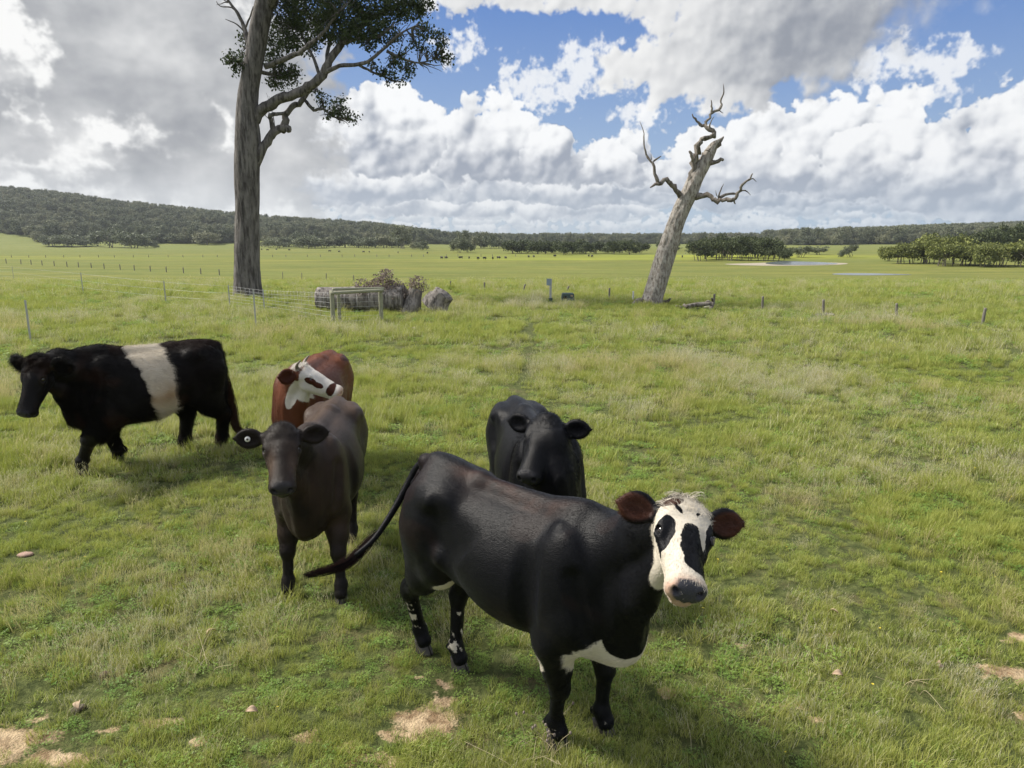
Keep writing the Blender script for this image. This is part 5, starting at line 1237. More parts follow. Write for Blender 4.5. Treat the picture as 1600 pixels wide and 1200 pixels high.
for i, (a, b, c_) in enumerate(((1112, 232, (1119, 219)), (1106, 238, (1109, 226)), (1120, 226, (1131, 213)), (1100, 250, (1097, 238)))):
    V, F = rough_tube([Dd(a, b), Dd((a+c_[0])/2+1, (b+c_[1])/2), Dd(*c_)], [5*mpd, 3*mpd, 0.6*mpd], ns=9, amp=0.3, seed=70+i, sub=3, kink=0.3); mesh_obj('broken_stub', in_tree(dead, V), F, m_limb, dead)
dl = [([Dd(1078, 292), Dd(1082, 268), Dd(1086, 248, -.1), Dd(1091, 229, -.2), Dd(1102, 216, -.25), Dd(1116, 210, -.2), Dd(1108, 202, -.1), Dd(1100, 196, 0), Dd(1092, 191, .1), Dd(1084, 183, .1), Dd(1082, 178, .1)], (7.5, 6.5, 6, 5.5, 5, 4.2, 4, 3.2, 2.4, 1.6, .8)),
      ([Dd(1085, 256, -.1), Dd(1081, 244, -.2), Dd(1077, 236, -.2)], (4, 3.2, 2)),
      ([Dd(1100, 198, 0), Dd(1106, 187, 0), Dd(1112, 176, 0), Dd(1112, 166, 0), Dd(1111, 156, 0)], (3, 2.6, 2.2, 1.6, .6)),
      ([Dd(1111, 177, 0), Dd(1119, 174, .05), Dd(1127, 166, .1), Dd(1126, 155, .1), Dd(1131, 144, .1), Dd(1130, 131, .1)], (2.4, 2.1, 1.8, 1.5, 1.1, .4)), ([Dd(1122, 171, .05), Dd(1130, 177, 0)], (1.2, .4)),
      ([Dd(1108, 202, -.1), Dd(1110, 192, -.2), Dd(1116, 182, -.3)], (1.6, 1.1, .4)),
      ([Dd(1070, 312), Dd(1060, 300, -.1), Dd(1050, 288, -.3), Dd(1042, 282, -.4), Dd(1028, 286, -.5), Dd(1016, 293, -.6)], (6, 5, 4.6, 4.2, 3.4, 1)),
      ([Dd(1028, 286, -.5), Dd(1023, 270, -.5), Dd(1020, 256, -.5), Dd(1010, 242, -.4), Dd(1006, 226, -.4), Dd(1006, 208, -.3), Dd(1000, 190, -.3)], (3.2, 2.8, 2.4, 1.8, 1.3, .9, .3)), ([Dd(1021, 252, -.5), Dd(1026, 248, -.5), Dd(1033, 244, -.5)], (1.8, 1.6, .7)), ([Dd(1018, 250, -.5), Dd(1017, 240, -.5)], (.9, .3)),
      ([Dd(1082, 306), Dd(1096, 309, -.2), Dd(1110, 307, -.4), Dd(1121, 315, -.5), Dd(1133, 311, -.6), Dd(1146, 313, -.7), Dd(1154, 302, -.8), Dd(1160, 288, -.9), Dd(1171, 280, -1), Dd(1176, 271, -1)], (6, 5, 4.5, 4, 3.8, 3.2, 2.8, 2.4, 1.8, .8)),
      ([Dd(1145, 312, -.7), Dd(1149, 319, -.7)], (2.4, .8)), ([Dd(1169, 281, -1), Dd(1176, 279, -1), Dd(1182, 284, -1)], (1.4, 1, .3)), ([Dd(1155, 300, -.8), Dd(1164, 297, -.8), Dd(1173, 305, -.8)], (1.4, 1.1, .3)),
      ([Dd(1122, 313, -.5), Dd(1134, 304, -.4), Dd(1150, 303, -.5)], (2.6, 2.2, 1.6)), ([Dd(1122, 308, -.5), Dd(1126, 297, -.5), Dd(1131, 287, -.5)], (1.6, 1.1, .3)), ([Dd(1120, 306, -.5), Dd(1118, 297, -.5)], (.9, .3)),
      ([Dd(1106, 254), Dd(1118, 253, -.1), Dd(1130, 250, -.15)], (5, 4.2, 3))]
for i, (pp, rr) in enumerate(dl):
    V, F = rough_tube(pp, [x*mpd*0.8 for x in rr], ns=12, amp=0.20, freq=2.5, seed=50+i, sub=3, kink=0.38); mesh_obj('branch', in_tree(dead, V), F, m_limb, dead)
for i, (pp, rr) in enumerate((([Dd(1012, 476), Dd(1000, 472, -.2), Dd(992, 477, -.3), Dd(996, 484, -.4)], (8, 6, 5, 2)), ([Dd(1020, 478), Dd(1032, 477, -.3), Dd(1046, 481, -.4), Dd(1056, 478, -.3)], (7, 4, 2.5, 1)), ([Dd(1004, 480, -.3), Dd(1014, 470, -.5), Dd(1026, 481, -.6)], (4, 4, 3)), ([Dd(1024, 472, .2), Dd(1040, 472, .1), Dd(1048, 466, 0)], (5, 3, 1)))):
    V, F = rough_tube(pp, [x*mpd for x in rr], ns=12, amp=0.16, seed=80+i, sub=4); mesh_obj('root', in_tree(dead, V), F, m_limb, dead)
br = empty('fallen_branch', on_ground(1092, 484)); tag(br, 'grey fallen branches lying beside a post right of the dead tree', 'branch')
Yb = on_ground(1092, 484).y
for i, (pp, rr) in enumerate((([(1068, 476), (1080, 484), (1095, 485), (1114, 484)], (2, 2.4, 2.2, 1.4)), ([(1072, 479), (1090, 476), (1112, 474)], (3, 3.5, 2.4)), ([(1110, 484), (1114, 472), (1112, 466)], (2.5, 2.2, 1)), ([(1064, 481), (1056, 478)], (3, 1.2)), ([(1095, 480), (1106, 470), (1112, 474)], (1.5, 1.2, .6)))):
    pts = [at(a, b, Yb+0.25*math.sin(a)) for a, b in pp]; pts = [(q.x, q.y, max(q.z, gz(q.x, q.y)+0.02)) for q in pts]
    V, F = rough_tube(pts, [x*mpd for x in rr], ns=10, amp=0.14, seed=90+i, sub=4); mesh_obj('branch', np.asarray(V)-np.array(br.location), F, m_limb, br)
p0 = on_ground(1105, 482); Vs, Fs = uvs((0, 0, 0.06), (0.11, 0.09, 0.08)); st_ = mesh_obj('white_stone', Vs, Fs, m_tagw); st_.location = p0; tag(st_, 'small white rock under the fallen branches', 'rock')

# ------------------------------------------------------------------ logs, dead bush
Yl = on_ground(575, 490).y; mpl = Yl/1110*1.02
def Ll(px, py, dy=0.0): p = at(px, py, Yl+dy); return np.array((p.x, p.y, p.z))
def log(name, label, a, b, r0, r1, seed, amp=0.10):
    a, b = np.array(a), np.array(b); base = (a+b)/2; base[2] = gz(base[0], base[1]); V, F = rough_tube([a, a*0.66+b*0.34+np.array([0, 0, .02]), a*0.33+b*0.67, b], [r0, r0*0.97, r1*1.03, r1], ns=34, amp=amp, freq=4, seed=seed, sub=6)
    V = np.asarray(V); o = empty(name, tuple(base)); tag(o, label, 'log'); mesh_obj('log_body', V-base, F, m_log, o); return o
log('fallen_log', 'long grey weathered log lying behind the wooden fence brace', Ll(500, 468, .9), Ll(632, 467, .4), 20*mpl, 20.5*mpl, 3)
log('log_stump', 'dark upright end of split trunk at the right end of long log', Ll(640, 490, .3), Ll(650, 452, .4), 15*mpl, 11*mpl, 5, 0.16)
log('leaning_stump', 'short grey tree stump lying tilted right of the long log', Ll(678, 480, .2), Ll(694, 458, .1), 20*mpl, 15*mpl, 8, 0.14)
bush = empty('dead_bush', on_ground(610, 488)); tag(bush, 'dry brown bush with curled leaves growing over the long log', 'bush')
bl = np.array(bush.location); lob = [(600, 440, 18, 16), (588, 445, 16, 14), (615, 450, 18, 16), (650, 448, 16, 16), (640, 460, 16, 12), (620, 462, 16, 12), (565, 445, 14, 10), (605, 430, 12, 8), (655, 438, 10, 8), (570, 455, 14, 8)]
cb_ = [Ll(a, b, .4)-bl for a, b, _, _ in lob]; rb_ = [(x*mpl*.9, x*mpl*.9, y*mpl*.9) for _, _, x, y in lob]
V, F, T = leaf_cloud(cb_, rb_, 3600, 0.055, 5, droop=0.0, asp=0.45); b2 = Bag(); b2.add(V, F.tolist(), T); b2.obj('foliage', m_dry, bush, smooth=False)
b3 = Bag(); [twig_fan(b3, Ll(612+i*3, 478, .5)-bl, [c+np.random.default_rng(i*9+j).normal(0, .12, 3) for j in range(5)], 0.012, i) for i, c in enumerate(cb_)]; b3.obj('stems', m_twig, bush)

# ------------------------------------------------------------------ distant trees: a few crown and trunk shapes, each tree a thing of its own
def crown_shape(seed, w, h, n, size, kind='dome', nl=22):
    r = np.random.default_rng(seed); C = []; Rd = []
    for i in range(nl):
        a = r.uniform(0, 6.28); q = math.sqrt(r.uniform(0, 1))*0.78
        if kind == 'dome': z = 0.14+0.74*math.sqrt(max(0, 1-q*q))*r.uniform(0.25, 1.0); rr = (0.27*w, 0.27*w, 0.17*h)
        elif kind == 'flat': q *= 1.15; z = 0.34+0.52*max(0, 1-q*q*0.8)*r.uniform(0.15, 1)+r.normal(0, 0.05); rr = (0.28*w, 0.28*w, 0.12*h)
        else: z = r.uniform(0.35, 0.95); q *= 1.1-0.6*abs(z-0.55); rr = (0.20*w, 0.20*w, 0.13*h)
        C.append((q*math.cos(a)*w, q*math.sin(a)*w, z*h)); Rd.append([x*r.uniform(0.7, 1.25) for x in rr])
    V, F, T = leaf_cloud(C, Rd, n, size, seed+1, droop=0.0, flat=0.6, asp=0.5)
    return V, F, T, C
def trunk_shape(seed, C, w, h, nst=3, r0=0.16):
    r = np.random.default_rng(seed); b = Bag()
    for i in range(nst):
        bx, by = r.normal(0, (0.28 if nst > 4 else 0.12)*w, 2); tgt = [C[j] for j in r.choice(len(C), 4, replace=False)]
        fork = np.array([bx+r.normal(0, .12*w), by+r.normal(0, .12*w), h*r.uniform(0.30, 0.45)])
        V, F = tube_mesh(smooth_path([(bx, by, -0.3), ((bx+fork[0])/2+r.normal(0, .03*w), (by+fork[1])/2, fork[2]*0.5), fork], 3), list(np.linspace(r0, r0*0.65, 7)), 7); b.add(V, F)
        for t in tgt: twig_fan(b, fork, [np.array(t)*np.array([1, 1, 0.95])], r0*0.55, int(r.integers(1e6)), 0.18)
    return b
SH = {}
for kn, spec in dict(dome=[(1.0, 'dome', 3600), (1.0, 'dome', 3600), (1.0, 'dome', 3600)], flat=[(1.0, 'flat', 3600), (1.0, 'flat', 3600), (1.0, 'flat', 3600)], tall=[(0.8, 'tall', 2200), (0.8, 'tall', 2200)]).items():
    for i, (w_, kd, n_) in enumerate(spec):
        w_, h_ = dict(dome=(4.2, 6.0), flat=(4.4, 7.0), tall=(3.6, 9.0))[kd]
        V, F, T, C = crown_shape(1000+i*7+len(kn)*31, w_, h_, n_, 0.40, kd); cb2 = Bag(); cb2.add(V, F.tolist(), T)
        co = cb2.obj('crown_shape', m_fleaf, None, smooth=False); to = trunk_shape(i+40, C, w_, h_, 5 if kd == 'flat' else 3, 0.11).obj('trunk_shape', m_far_trunk)
        SH.setdefault(kn, []).append((co.data, to.data, h_)); bpy.data.objects.remove(co); bpy.data.objects.remove(to)
ORD = 'first second third fourth fifth sixth seventh eighth ninth tenth eleventh twelfth thirteenth fourteenth fifteenth sixteenth seventeenth eighteenth nineteenth twentieth'.split()
def nth(i): return ORD[i] if i < 20 else 'twenty-'+ORD[i-20] if i < 29 else 'thirtieth'
_mm = {}
def with_mat(me, mat):
    k = (me.name, mat.name)
    if k not in _mm: c = me.copy(); c.materials.clear(); c.materials.append(mat); _mm[k] = c
    return _mm[k]
rtree = random.Random(11)
def far_tree(kind, pos, h, wmul, label, group, leaf=None, lean=0.0, name='tree'):
    cr, tr, h0 = rtree.choice(SH[kind]); s = h/h0
    o = empty(name, pos, rtree.uniform(0, 6.28)); tag(o, label, 'tree', group)
    for nm, me, mt in (('trunk', tr, None), ('crown', cr, leaf)):
        c = bpy.data.objects.new(nm, with_mat(me, mt) if mt else me); COL.objects.link(c); c.parent = o; c.scale = (s*wmul, s*wmul, s)
        if lean: c.rotation_euler = (0, lean, 0)
    return o
def px_tree(kind, px, base, top, wpx, label, group, leaf=None, dY=0.0, lean=0.0):
    """place a tree whose foot and top are seen at these photo heights"""
    g_ = on_ground(px, base); Y = g_.y+dY; X = g_.x*(Y/g_.y); z = gz(X, Y); t = at(px, top, Y); h = max(1.0, t.z-z); h0 = dict(dome=(4.2, 6.0), flat=(4.4, 7.0), tall=(3.6, 9.0))[kind]
    wm = (wpx*(1.45 if kind == 'flat' else 1.2)*Y/1110.0)/(2.0*h0[0]*h/h0[1]*0.95); return far_tree(kind, (X, Y, z), h, max(0.4, min(wm, 2.6)), label, group, leaf, lean)
gB = 'paddock trees in the left distance'
for px, base, top, wp, lb in ((84, 385, 365, 34, 'left'), (108, 386, 364, 40, 'middle'), (133, 385, 368, 34, 'right')): px_tree('dome', px, base, top, wp, lb+' tree of the low dark clump in the left field', gB)
px_tree('dome', 174, 387, 356, 46, 'tallest rounded dark tree standing out in the left field', gB); px_tree('dome', 210, 388, 362, 44, 'broad dark tree right beside the tallest one in the left field', gB); px_tree('dome', 228, 387, 370, 20, 'small dark bush-like tree at the right edge of the left clump', gB)
px_tree('dome', 242, 388, 377, 14, 'tiny pale tree just right of the left field clump', gB)
gC = 'trees along the far edge of the field'
rr_ = random.Random(3)
def row(x0, x1, step, base, top, wp, kind, label, leaf=None, jit=3, dY=30):
    x = x0; i_ = 0
    while x < x1:
        i_ += 1
        px_tree(kind, x+rr_.uniform(-3, 3), base+rr_.uniform(-1, 1), top+rr_.uniform(-jit, jit), wp*rr_.uniform(0.8, 1.25), label+', '+nth(i_-1)+' from left', gC, leaf, rr_.uniform(0, dY)); x += step*rr_.uniform(0.75, 1.25)
row(245, 352, 15, 383, 362, 30, 'dome', 'dark rounded tree in the far left field row')
row(420, 640, 15, 388, 368, 30, 'dome', 'dark bushy tree in the row right of the tall gum')
row(60, 345, 19, 374, 352, 34, 'dome', 'dark tree of the wood edge below the left hill', dY=40)
px_tree('tall', 629, 389, 352, 30, 'tall pale gum rising over the end of the bushy row', gC); px_tree('dome', 647, 390, 377, 14, 'small round bush-like tree just past the bushy row', gC); px_tree('dome', 660, 391, 376, 22, 'wider round tree standing alone past the bushy row', gC)
px_tree('dome', 718, 395, 371, 24, 'dark tree standing alone in the middle of the far field', gC); px_tree('dome', 731, 394, 374, 18, 'smaller dark tree touching the lone one in the far field', gC)
row(742, 800, 13, 388, 369, 24, 'dome', 'dark tree in the middle distance row left of the copse', jit=4)
px_tree('tall', 752, 388, 362, 22, 'thin-crowned tall gum above the middle row', gC); px_tree('tall', 724, 390, 360, 20, 'tall gum with flat top behind the lone dark tree', gC, dY=30)
row(802, 1012, 13, 398, 376, 28, 'dome', 'dark green tree in the middle row left of the dead tree', m_pleaf)
row(1040, 1062, 12, 392, 374, 24, 'dome', 'dark tree just right of the leaning dead tree', m_pleaf)
gD = 'copse of wind-shaped trees right of the dead tree'
for i, px in enumerate(range(1092, 1212, 9)):
    px_tree('dome' if i % 3 == 1 else 'flat', px+rr_.uniform(-3, 3), 408-(i % 3)*2.6, (374, 370, 367, 365, 364, 363, 363, 364, 364, 364, 365, 366, 369, 372)[i]+rr_.uniform(-1, 2), 30, 'flat-topped dark tree with grey stems, '+nth(i)+' from left in the copse', gD, m_pleaf, dY=rr_.uniform(0, 12))
px_tree('flat', 1215, 408, 379, 22, 'small leaning tree by the pond end of the copse', gD, m_pleaf, lean=0.25); px_tree('dome', 1226, 405, 386, 18, 'low dark bush at the edge of the pond', gD, m_pleaf)
px_tree('flat', 1252, 402, 381, 26, 'small spreading tree behind the pond', gD, m_fleaf); px_tree('flat', 1276, 398, 382, 22, 'second small spreading tree further right behind the pond', gD, m_fleaf); px_tree('flat', 1329, 402, 379, 18, 'lone small leaning tree in the field behind the pond', gD, m_fleaf, lean=0.5)
gE = 'paperbark grove at the right edge'
for i, (px, base, top, wp) in enumerate(((1384, 411, 382, 34), (1404, 413, 372, 36), (1422, 414, 366, 40), (1440, 414, 362, 44), (1458, 415, 363, 40), (1474, 415, 366, 38), (1492, 415, 366, 38), (1506, 416, 370, 34), (1520, 416, 371, 36), (1534, 417, 374, 34), (1552, 418, 371, 38), (1570, 419, 369, 40), (1588, 419, 367, 42), (1608, 420, 366, 44), (1630, 421, 364, 46))):
    px_tree('dome' if i % 3 == 0 else 'flat', px+rr_.uniform(-6, 6), base+rr_.uniform(-4, 1), top+rr_.uniform(-2, 9), wp*rr_.uniform(0.7, 1.3), 'sunlit yellow-green paperbark, '+nth(i)+' from left in the right grove', gE, m_lleaf, dY=rr_.uniform(0, 6))
gF = 'dark trees behind the grove'
for i, (px, base, top, wp) in enumerate(((1470, 408, 366, 34), (1500, 408, 363, 34), (1535, 406, 357, 44), (1560, 404, 351, 46), (1585, 402, 347, 50), (1612, 400, 344, 54))): px_tree('dome', px, base, top, wp, 'tall dark tree behind the sunlit grove, '+nth(i)+' from left', gF, m_pleaf)

# ------------------------------------------------------------------ hills and woods far off
ccoll = bpy.data.collections.new('forest_crowns')
for k in range(3):
    for kn in ('dome', 'tall'):
        lst = SH[kn]; co = bpy.data.objects.new('forest_crown', lst[k % len(lst)][0]); ccoll.objects.link(co)
rf = np.random.default_rng(8); n = 90000; Yf = np.sqrt(rf.uniform(470**2, 930**2, n)); pxf = rf.uniform(-800, 2300, n); Xf = (pxf-800)/1110*Yf
edge = np.interp(pxf, (-200, 60, 75, 350, 420, 690, 800, 1180, 1220, 1600), (560, 540, 505, 500, 560, 600, 720, 720, 560, 540))+40*(fbm2(pxf*0.012, pxf*0.0, 3)-0.5)*2
kf = (Yf > edge) & (rf.uniform(0, 1, n) < 0.42) & ~((pxf > 325) & (pxf < 425) & (Yf < 640) & (Yf > 570)) & (Yf < 890)
Xf, Yf, pxf = Xf[kf], Yf[kf], pxf[kf]
pts = np.stack([Xf, Yf, ground_z(Xf, Yf)-0.5], 1); sc_ = rf.uniform(0.75, 1.35, len(pts))*np.where(pxf > 1180, 1.15, np.where(pxf > 690, 0.95, 1.05))
scatter('forest', 'dark eucalypt woodland covering the hills along the horizon', 'forest', ccoll, pts, sc_, rf.integers(0, 6, len(pts)), tilt=0.05)
print('forest', len(pts))

# ------------------------------------------------------------------ water
m_water, p = new_mat('still_water'); P = position(); setp(p, color=(0.10, 0.12, 0.12), rough=0.22, spec=0.8, normal=bump(noise(vmath('MULTIPLY', P, (1, 3, 1)), 1.2, 4, 0.6), 0.08, 0.02))
m_mud, p = new_mat('pale_mud'); P = position(); setp(p, color=mixc(noise(P, 0.5, 5), (0.26, 0.22, 0.16), (0.42, 0.37, 0.29)), rough=0.9)
def pool(name, poly, mat, dz):
    pts = [on_ground(*q) for q in poly]; z = sum(q.z for q in pts)/len(pts)+dz; V = [(q.x, q.y, z) for q in smooth_closed(pts)]; o = mesh_obj(name, V, [tuple(range(len(V)))], mat, smooth=False); tag(o, kind='structure'); return o
def smooth_closed(p, n=5):
    m = len(p); out = []
    for i in range(m):
        p0, p1, p2, p3 = p[i-1], p[i], p[(i+1) % m], p[(i+2) % m]
        for j in range(n):
            f = j/n; out.append(0.5*((2*p1)+(p2-p0)*f+(2*p0-5*p1+4*p2-p3)*f*f+(3*p1-p0-3*p2+p3)*f**3))
    return out
pool('mud_bank', [(1132, 412.8), (1170, 411.4), (1240, 409.6), (1318, 411.0), (1312, 413.6), (1240, 415.2), (1170, 414.8)], m_mud, 0.02)
pool('water', [(1196, 411.6), (1206, 409.6), (1232, 408.6), (1280, 409.8), (1308, 412.0), (1296, 413.4), (1240, 414.2), (1208, 413.4)], m_water, 0.06)
pool('water', [(1300, 428.6), (1318, 427.0), (1366, 427.2), (1402, 428.2), (1424, 429.4), (1380, 430.2), (1330, 430.2)], m_water, 0.03)

# ------------------------------------------------------------------ fences, sign, box, stones
m_post, p = new_mat('weathered_post'); O = coord('Object'); st = vmath('MULTIPLY', O, (1, 1, 0.12)); setp(p, color=mixc(noise(st, 20, 5, 0.65), (0.08, 0.072, 0.062), (0.27, 0.25, 0.22)), rough=0.9, normal=bump(noise(st, 40, 4), 0.6, 0.01))
m_treated, p = new_mat('treated_pine'); O = coord('Object'); setp(p, color=mixc(noise(vmath('MULTIPLY', O, (1, 1, 1)), 9, 5, 0.6), (0.17, 0.185, 0.12), (0.38, 0.37, 0.27)), rough=0.85, normal=bump(noise(O, 40, 4), 0.5, 0.01))
m_galv, p = new_mat('galvanised_steel'); O = coord('Object'); setp(p, color=mixc(noise(O, 25, 3), (0.36, 0.37, 0.37), (0.58, 0.59, 0.59)), rough=0.5, metal=0.5)
m_whitep, p = new_mat('white_picket'); setp(p, color=(0.70, 0.70, 0.66), rough=0.6)
m_sign, p = new_mat('blue_grey_plate'); setp(p, color=(0.30, 0.37, 0.42), rough=0.5)
m_box, p = new_mat('green_plastic_box'); O = coord('Object'); setp(p, color=mixc(noise(O, 6, 4), (0.035, 0.065, 0.055), (0.075, 0.115, 0.10)), rough=0.6)
m_boxd, p = new_mat('dark_opening'); setp(p, color=(0.012, 0.014, 0.013), rough=0.8)
m_label, p = new_mat('pale_label'); setp(p, color=(0.40, 0.29, 0.19), rough=0.7)
def round_post(name, px, base, top, rad, mat, label, cat, group, lean=(0, 0), seed=0, ns=9):
    g = on_ground(px, base); t = at(px, top, g.y); h = t.z-g.z
    V, F = rough_tube([(0, 0, -0.15), (lean[0]*0.4, lean[1]*0.4, h*0.5), (lean[0], lean[1], h)], [rad*1.05, rad, rad*0.9], ns=ns, amp=0.06, seed=seed, sub=3)
    o = mesh_obj(name, V, F, mat); o.location = g; tag(o, label, cat, group); return o, g, h
gP = 'old wooden fence posts across the paddock'
plist = [(442, 437.5, 425), (472, 439.5, 426), (510, 441, 427), (553, 444, 430), (704, 452, 439), (757, 456, 441), (817, 458.5, 444), (885, 459, 447), (952, 466.5, 450), (1115, 479, 459), (1191, 484.5, 463), (1286, 492, 468), (1400, 498, 474), (1535, 506, 481)]
near_lab = {442: 'old grey post nearest the tall gum on its right', 472: 'old grey post second to the right of the tall gum', 510: 'old grey post standing above the left end of the log', 553: 'old grey post behind the dead bush', 704: 'old grey post just right of the tilted stump',
            757: 'old grey post between the tilted stump and the sign post', 817: 'leaning old post left of the sign post', 885: 'leaning old post behind the green box', 952: 'thin old post between the green box and dead tree', 1115: 'post with fallen branches at its foot',
            1191: 'first lone post right of the fallen branches', 1286: 'old post with timber scraps at its foot right of the branches', 1400: 'second last old post on the right of the paddock', 1535: 'last old post at the far right of the paddock'}
for i, (px, b, t) in enumerate(plist):
    round_post('fence_post', px, b, t, 0.042, m_post, near_lab[px], 'fence post', gP, lean=((0.12 if px in (817, 885) else 0.03*math.sin(px)), 0), seed=i)
for i, px in enumerate((10, 33, 49, 66, 85, 105, 123, 143, 163, 188, 210, 235, 260, 287, 314, 343)):
    b = 411+(px/343)*19.0; round_post('fence_post', px, b, b-7.5-px*0.006, 0.085, m_post, 'short dark post left of the gum, '+nth(i)+' from left in its row', 'fence post', gP, lean=(0.04*math.sin(px), 0), seed=i, ns=7)
for i in range(30):
    px = 18+i*27+5*math.sin(i*3.1); b = 402.5-0.002*px
    if 355 < px < 415: continue
    round_post('fence_post', px, b, b-3.8, 0.09, m_post, 'tiny distant post, '+nth(i)+' from left in the far fence row', 'fence post', 'far fence posts', seed=i, ns=6)
wp, g_, _ = round_post('white_marker_post', 989, 473, 455, 0.035, m_whitep, 'thin white marker post at the foot of the dead tree', 'post', None)
def bar(a, b, r, ns=8): return tube_mesh([a, b], [r, r], ns)
# steel star pickets with wire and netting
gS = 'steel pickets of the wire fence'
def picket(px, base, top, label, parent=None):
    g = on_ground(px, base); t = at(px, top, g.y); h = t.z-g.z; V = []; F = []
    for k in range(3):
        a = k*2.094+0.4; c, s = math.cos(a), math.sin(a); w, tt = 0.024, 0.003; o = len(V)
        for z in (-0.2, h):
            for u, v in ((0, -tt), (w, -tt), (w, tt), (0, tt)): V.append((u*c-v*s, u*s+v*c, z))
        F += [(o, o+1, o+5, o+4), (o+1, o+2, o+6, o+5), (o+2, o+3, o+7, o+6), (o+3, o, o+4, o+7), (o+4, o+5, o+6, o+7)]
    o = mesh_obj('steel_picket', V, F, m_galv, smooth=False); o.location = g; tag(o, label, 'fence post', gS); return g, h
fa = [picket(*q) for q in ((-70, 434, 409, 'steel picket outside the left edge of the wire fence'), (22, 440, 416, 'farthest left steel picket of the wire fence'), (130, 459.5, 426, 'steel picket second from the left in the wire fence'), (259, 473.5, 439, 'steel picket in the wire fence midway to the gum'), (359, 479, 445, 'steel picket at the left foot of the tall gum'), (413, 486, 452, 'steel picket at the right foot of the tall gum'))]
fb_ = [picket(*q) for q in ((-160, 545, 478, 'near steel picket beyond the left edge'), (48, 535, 469, 'nearest steel picket at the left above the belted bullock'), (400, 514, 452, 'steel picket right of the tall gum in front'))]
def wires(name, label, posts, hs, rad=0.0035, net=None, sag=0.015):
    root = empty(name, posts[0][0]); tag(root, label, 'wire fence'); o0 = np.array(root.location)
    for hh in hs:
        pts = []
        for (g, h), (g2, h2_) in zip(posts[:-1], posts[1:]):
            a = np.array(g)+np.array([0, 0, h*hh]); b = np.array(g2)+np.array([0, 0, h2_*hh])
            for t in np.linspace(0, 1, 5)[:-1]: pts.append(a*(1-t)+b*t-np.array([0, 0, sag*4*t*(1-t)]))
        pts.append(b); V, F = tube_mesh([p-o0 for p in pts], [rad]*len(pts), 4); mesh_obj('wire', V, F, m_galv, root)
    if net:
        bag = Bag()
        for (g, h), (g2, h2_) in zip(posts[:-1], posts[1:]):
            a0, b0 = np.array(g), np.array(g2); L = np.linalg.norm(b0-a0); n = int(L/net)
            for i in range(n+1):
                t = i/max(n, 1); base = a0*(1-t)+b0*t; hh = h*(1-t)+h2_*t; V, F = tube_mesh([base-o0+np.array([0, 0, 0.03]), base-o0+np.array([0, 0, hh*0.97])], [rad*0.75]*2, 4); bag.add(V, F)
        nt = bag.obj('netting', m_galv, root); nt['kind'] = 'stuff'
    return root
wires('wire_fence', 'sagging plain wires strung on the left steel pickets', fa[:5], (0.30, 0.62, 0.95), 0.003)
# timber brace in front of the log
gb = empty('fence_brace', on_ground(558, 508)); tag(gb, 'wooden fence brace of two posts and round top rails', 'fence brace')
Pl_, Pr_ = on_ground(521, 508), on_ground(596, 504); Pt_ = at(521, 458, Pl_.y); Pt2 = at(596, 452, Pr_.y)
for g, t, r_ in ((Pl_, at(521, 454, Pl_.y), 0.062), (Pr_, Pt2, 0.062), (Pl_+Vector((0.12, 0.25, 0)), at(524, 458, Pl_.y+.25), 0.05)):
    V, F = rough_tube([(g.x, g.y, g.z-0.1), (g.x, g.y, (g.z+t.z)/2), (g.x, g.y, t.z)], [r_*1.05, r_, r_], ns=14, amp=0.04, seed=int(g.x*10) % 7, sub=3); mesh_obj('post', np.asarray(V)-np.array(gb.location), F, m_treated, gb)
for a, b, r_ in ((at(517, 458, Pl_.y-.06), at(599, 453.5, Pr_.y-.06), 0.048), (at(520, 452, Pl_.y+.25), at(600, 450.5, Pr_.y+.6), 0.04)):
    a, b = Vector(a), Vector(b); V, F = rough_tube([tuple(a), tuple((a+b)/2), tuple(b)], [r_, r_*0.97, r_*0.94], ns=14, amp=0.04, seed=4, sub=4); mesh_obj('rail', np.asarray(V)-np.array(gb.location), F, m_treated, gb)
pb = [(fb_[2][0], fb_[2][1]), (Pl_, Pt_.z-Pl_.z)]
wires('netting_fence', 'square steel netting between the tall gum and the fence brace', [fa[4], fa[5], (Pl_, 0.95), (Pr_, 0.93)], (0.10, 0.24, 0.38, 0.52, 0.66, 0.80, 0.94), 0.0028, net=0.28, sag=0.0)
# sign and box
sg = empty('sign_post', on_ground(860, 472)); tag(sg, 'grey sign post with a blue-grey plate and green base', 'sign'); g = sg.location; mps = g.y/1110*1.02
def box_mesh(c, d, bevel=0.0):
    x, y, z = c; a, b, h = d; V = [(x+sx*a/2, y+sy*b/2, z+sz*h/2) for sz in (-1, 1) for sx, sy in ((-1, -1), (1, -1), (1, 1), (-1, 1))]
    return V, [(0, 3, 2, 1), (4, 5, 6, 7), (0, 1, 5, 4), (1, 2, 6, 5), (2, 3, 7, 6), (3, 0, 4, 7)]
V, F = box_mesh((0, 0, 17*mps), (3.2*mps, 0.05, 35*mps)); mesh_obj('pole', V, F, m_galv, sg, smooth=False)
V, F = box_mesh((-3.0*mps, -0.045, 30.5*mps), (6.5*mps, 0.02, 10*mps)); pl = mesh_obj('plate', V, F, m_sign, sg, smooth=False)
V = [(-2.2*mps, -.035, 25*mps), (1.8*mps, -.035, 25*mps), (2.2*mps, -.035, 35*mps), (-3*mps, -.035, 35*mps)]; V += [(a, .03, c) for a, b, c in V]; mesh_obj('bracket', V, [(0, 1, 2, 3), (7, 6, 5, 4), (0, 4, 5, 1), (1, 5, 6, 2), (2, 6, 7, 3), (3, 7, 4, 0)], m_galv, sg, smooth=False)
V, F = box_mesh((0, 0, 3*mps), (6*mps, 0.15, 6.5*mps)); mesh_obj('base_block', V, F, m_box, sg, smooth=False)
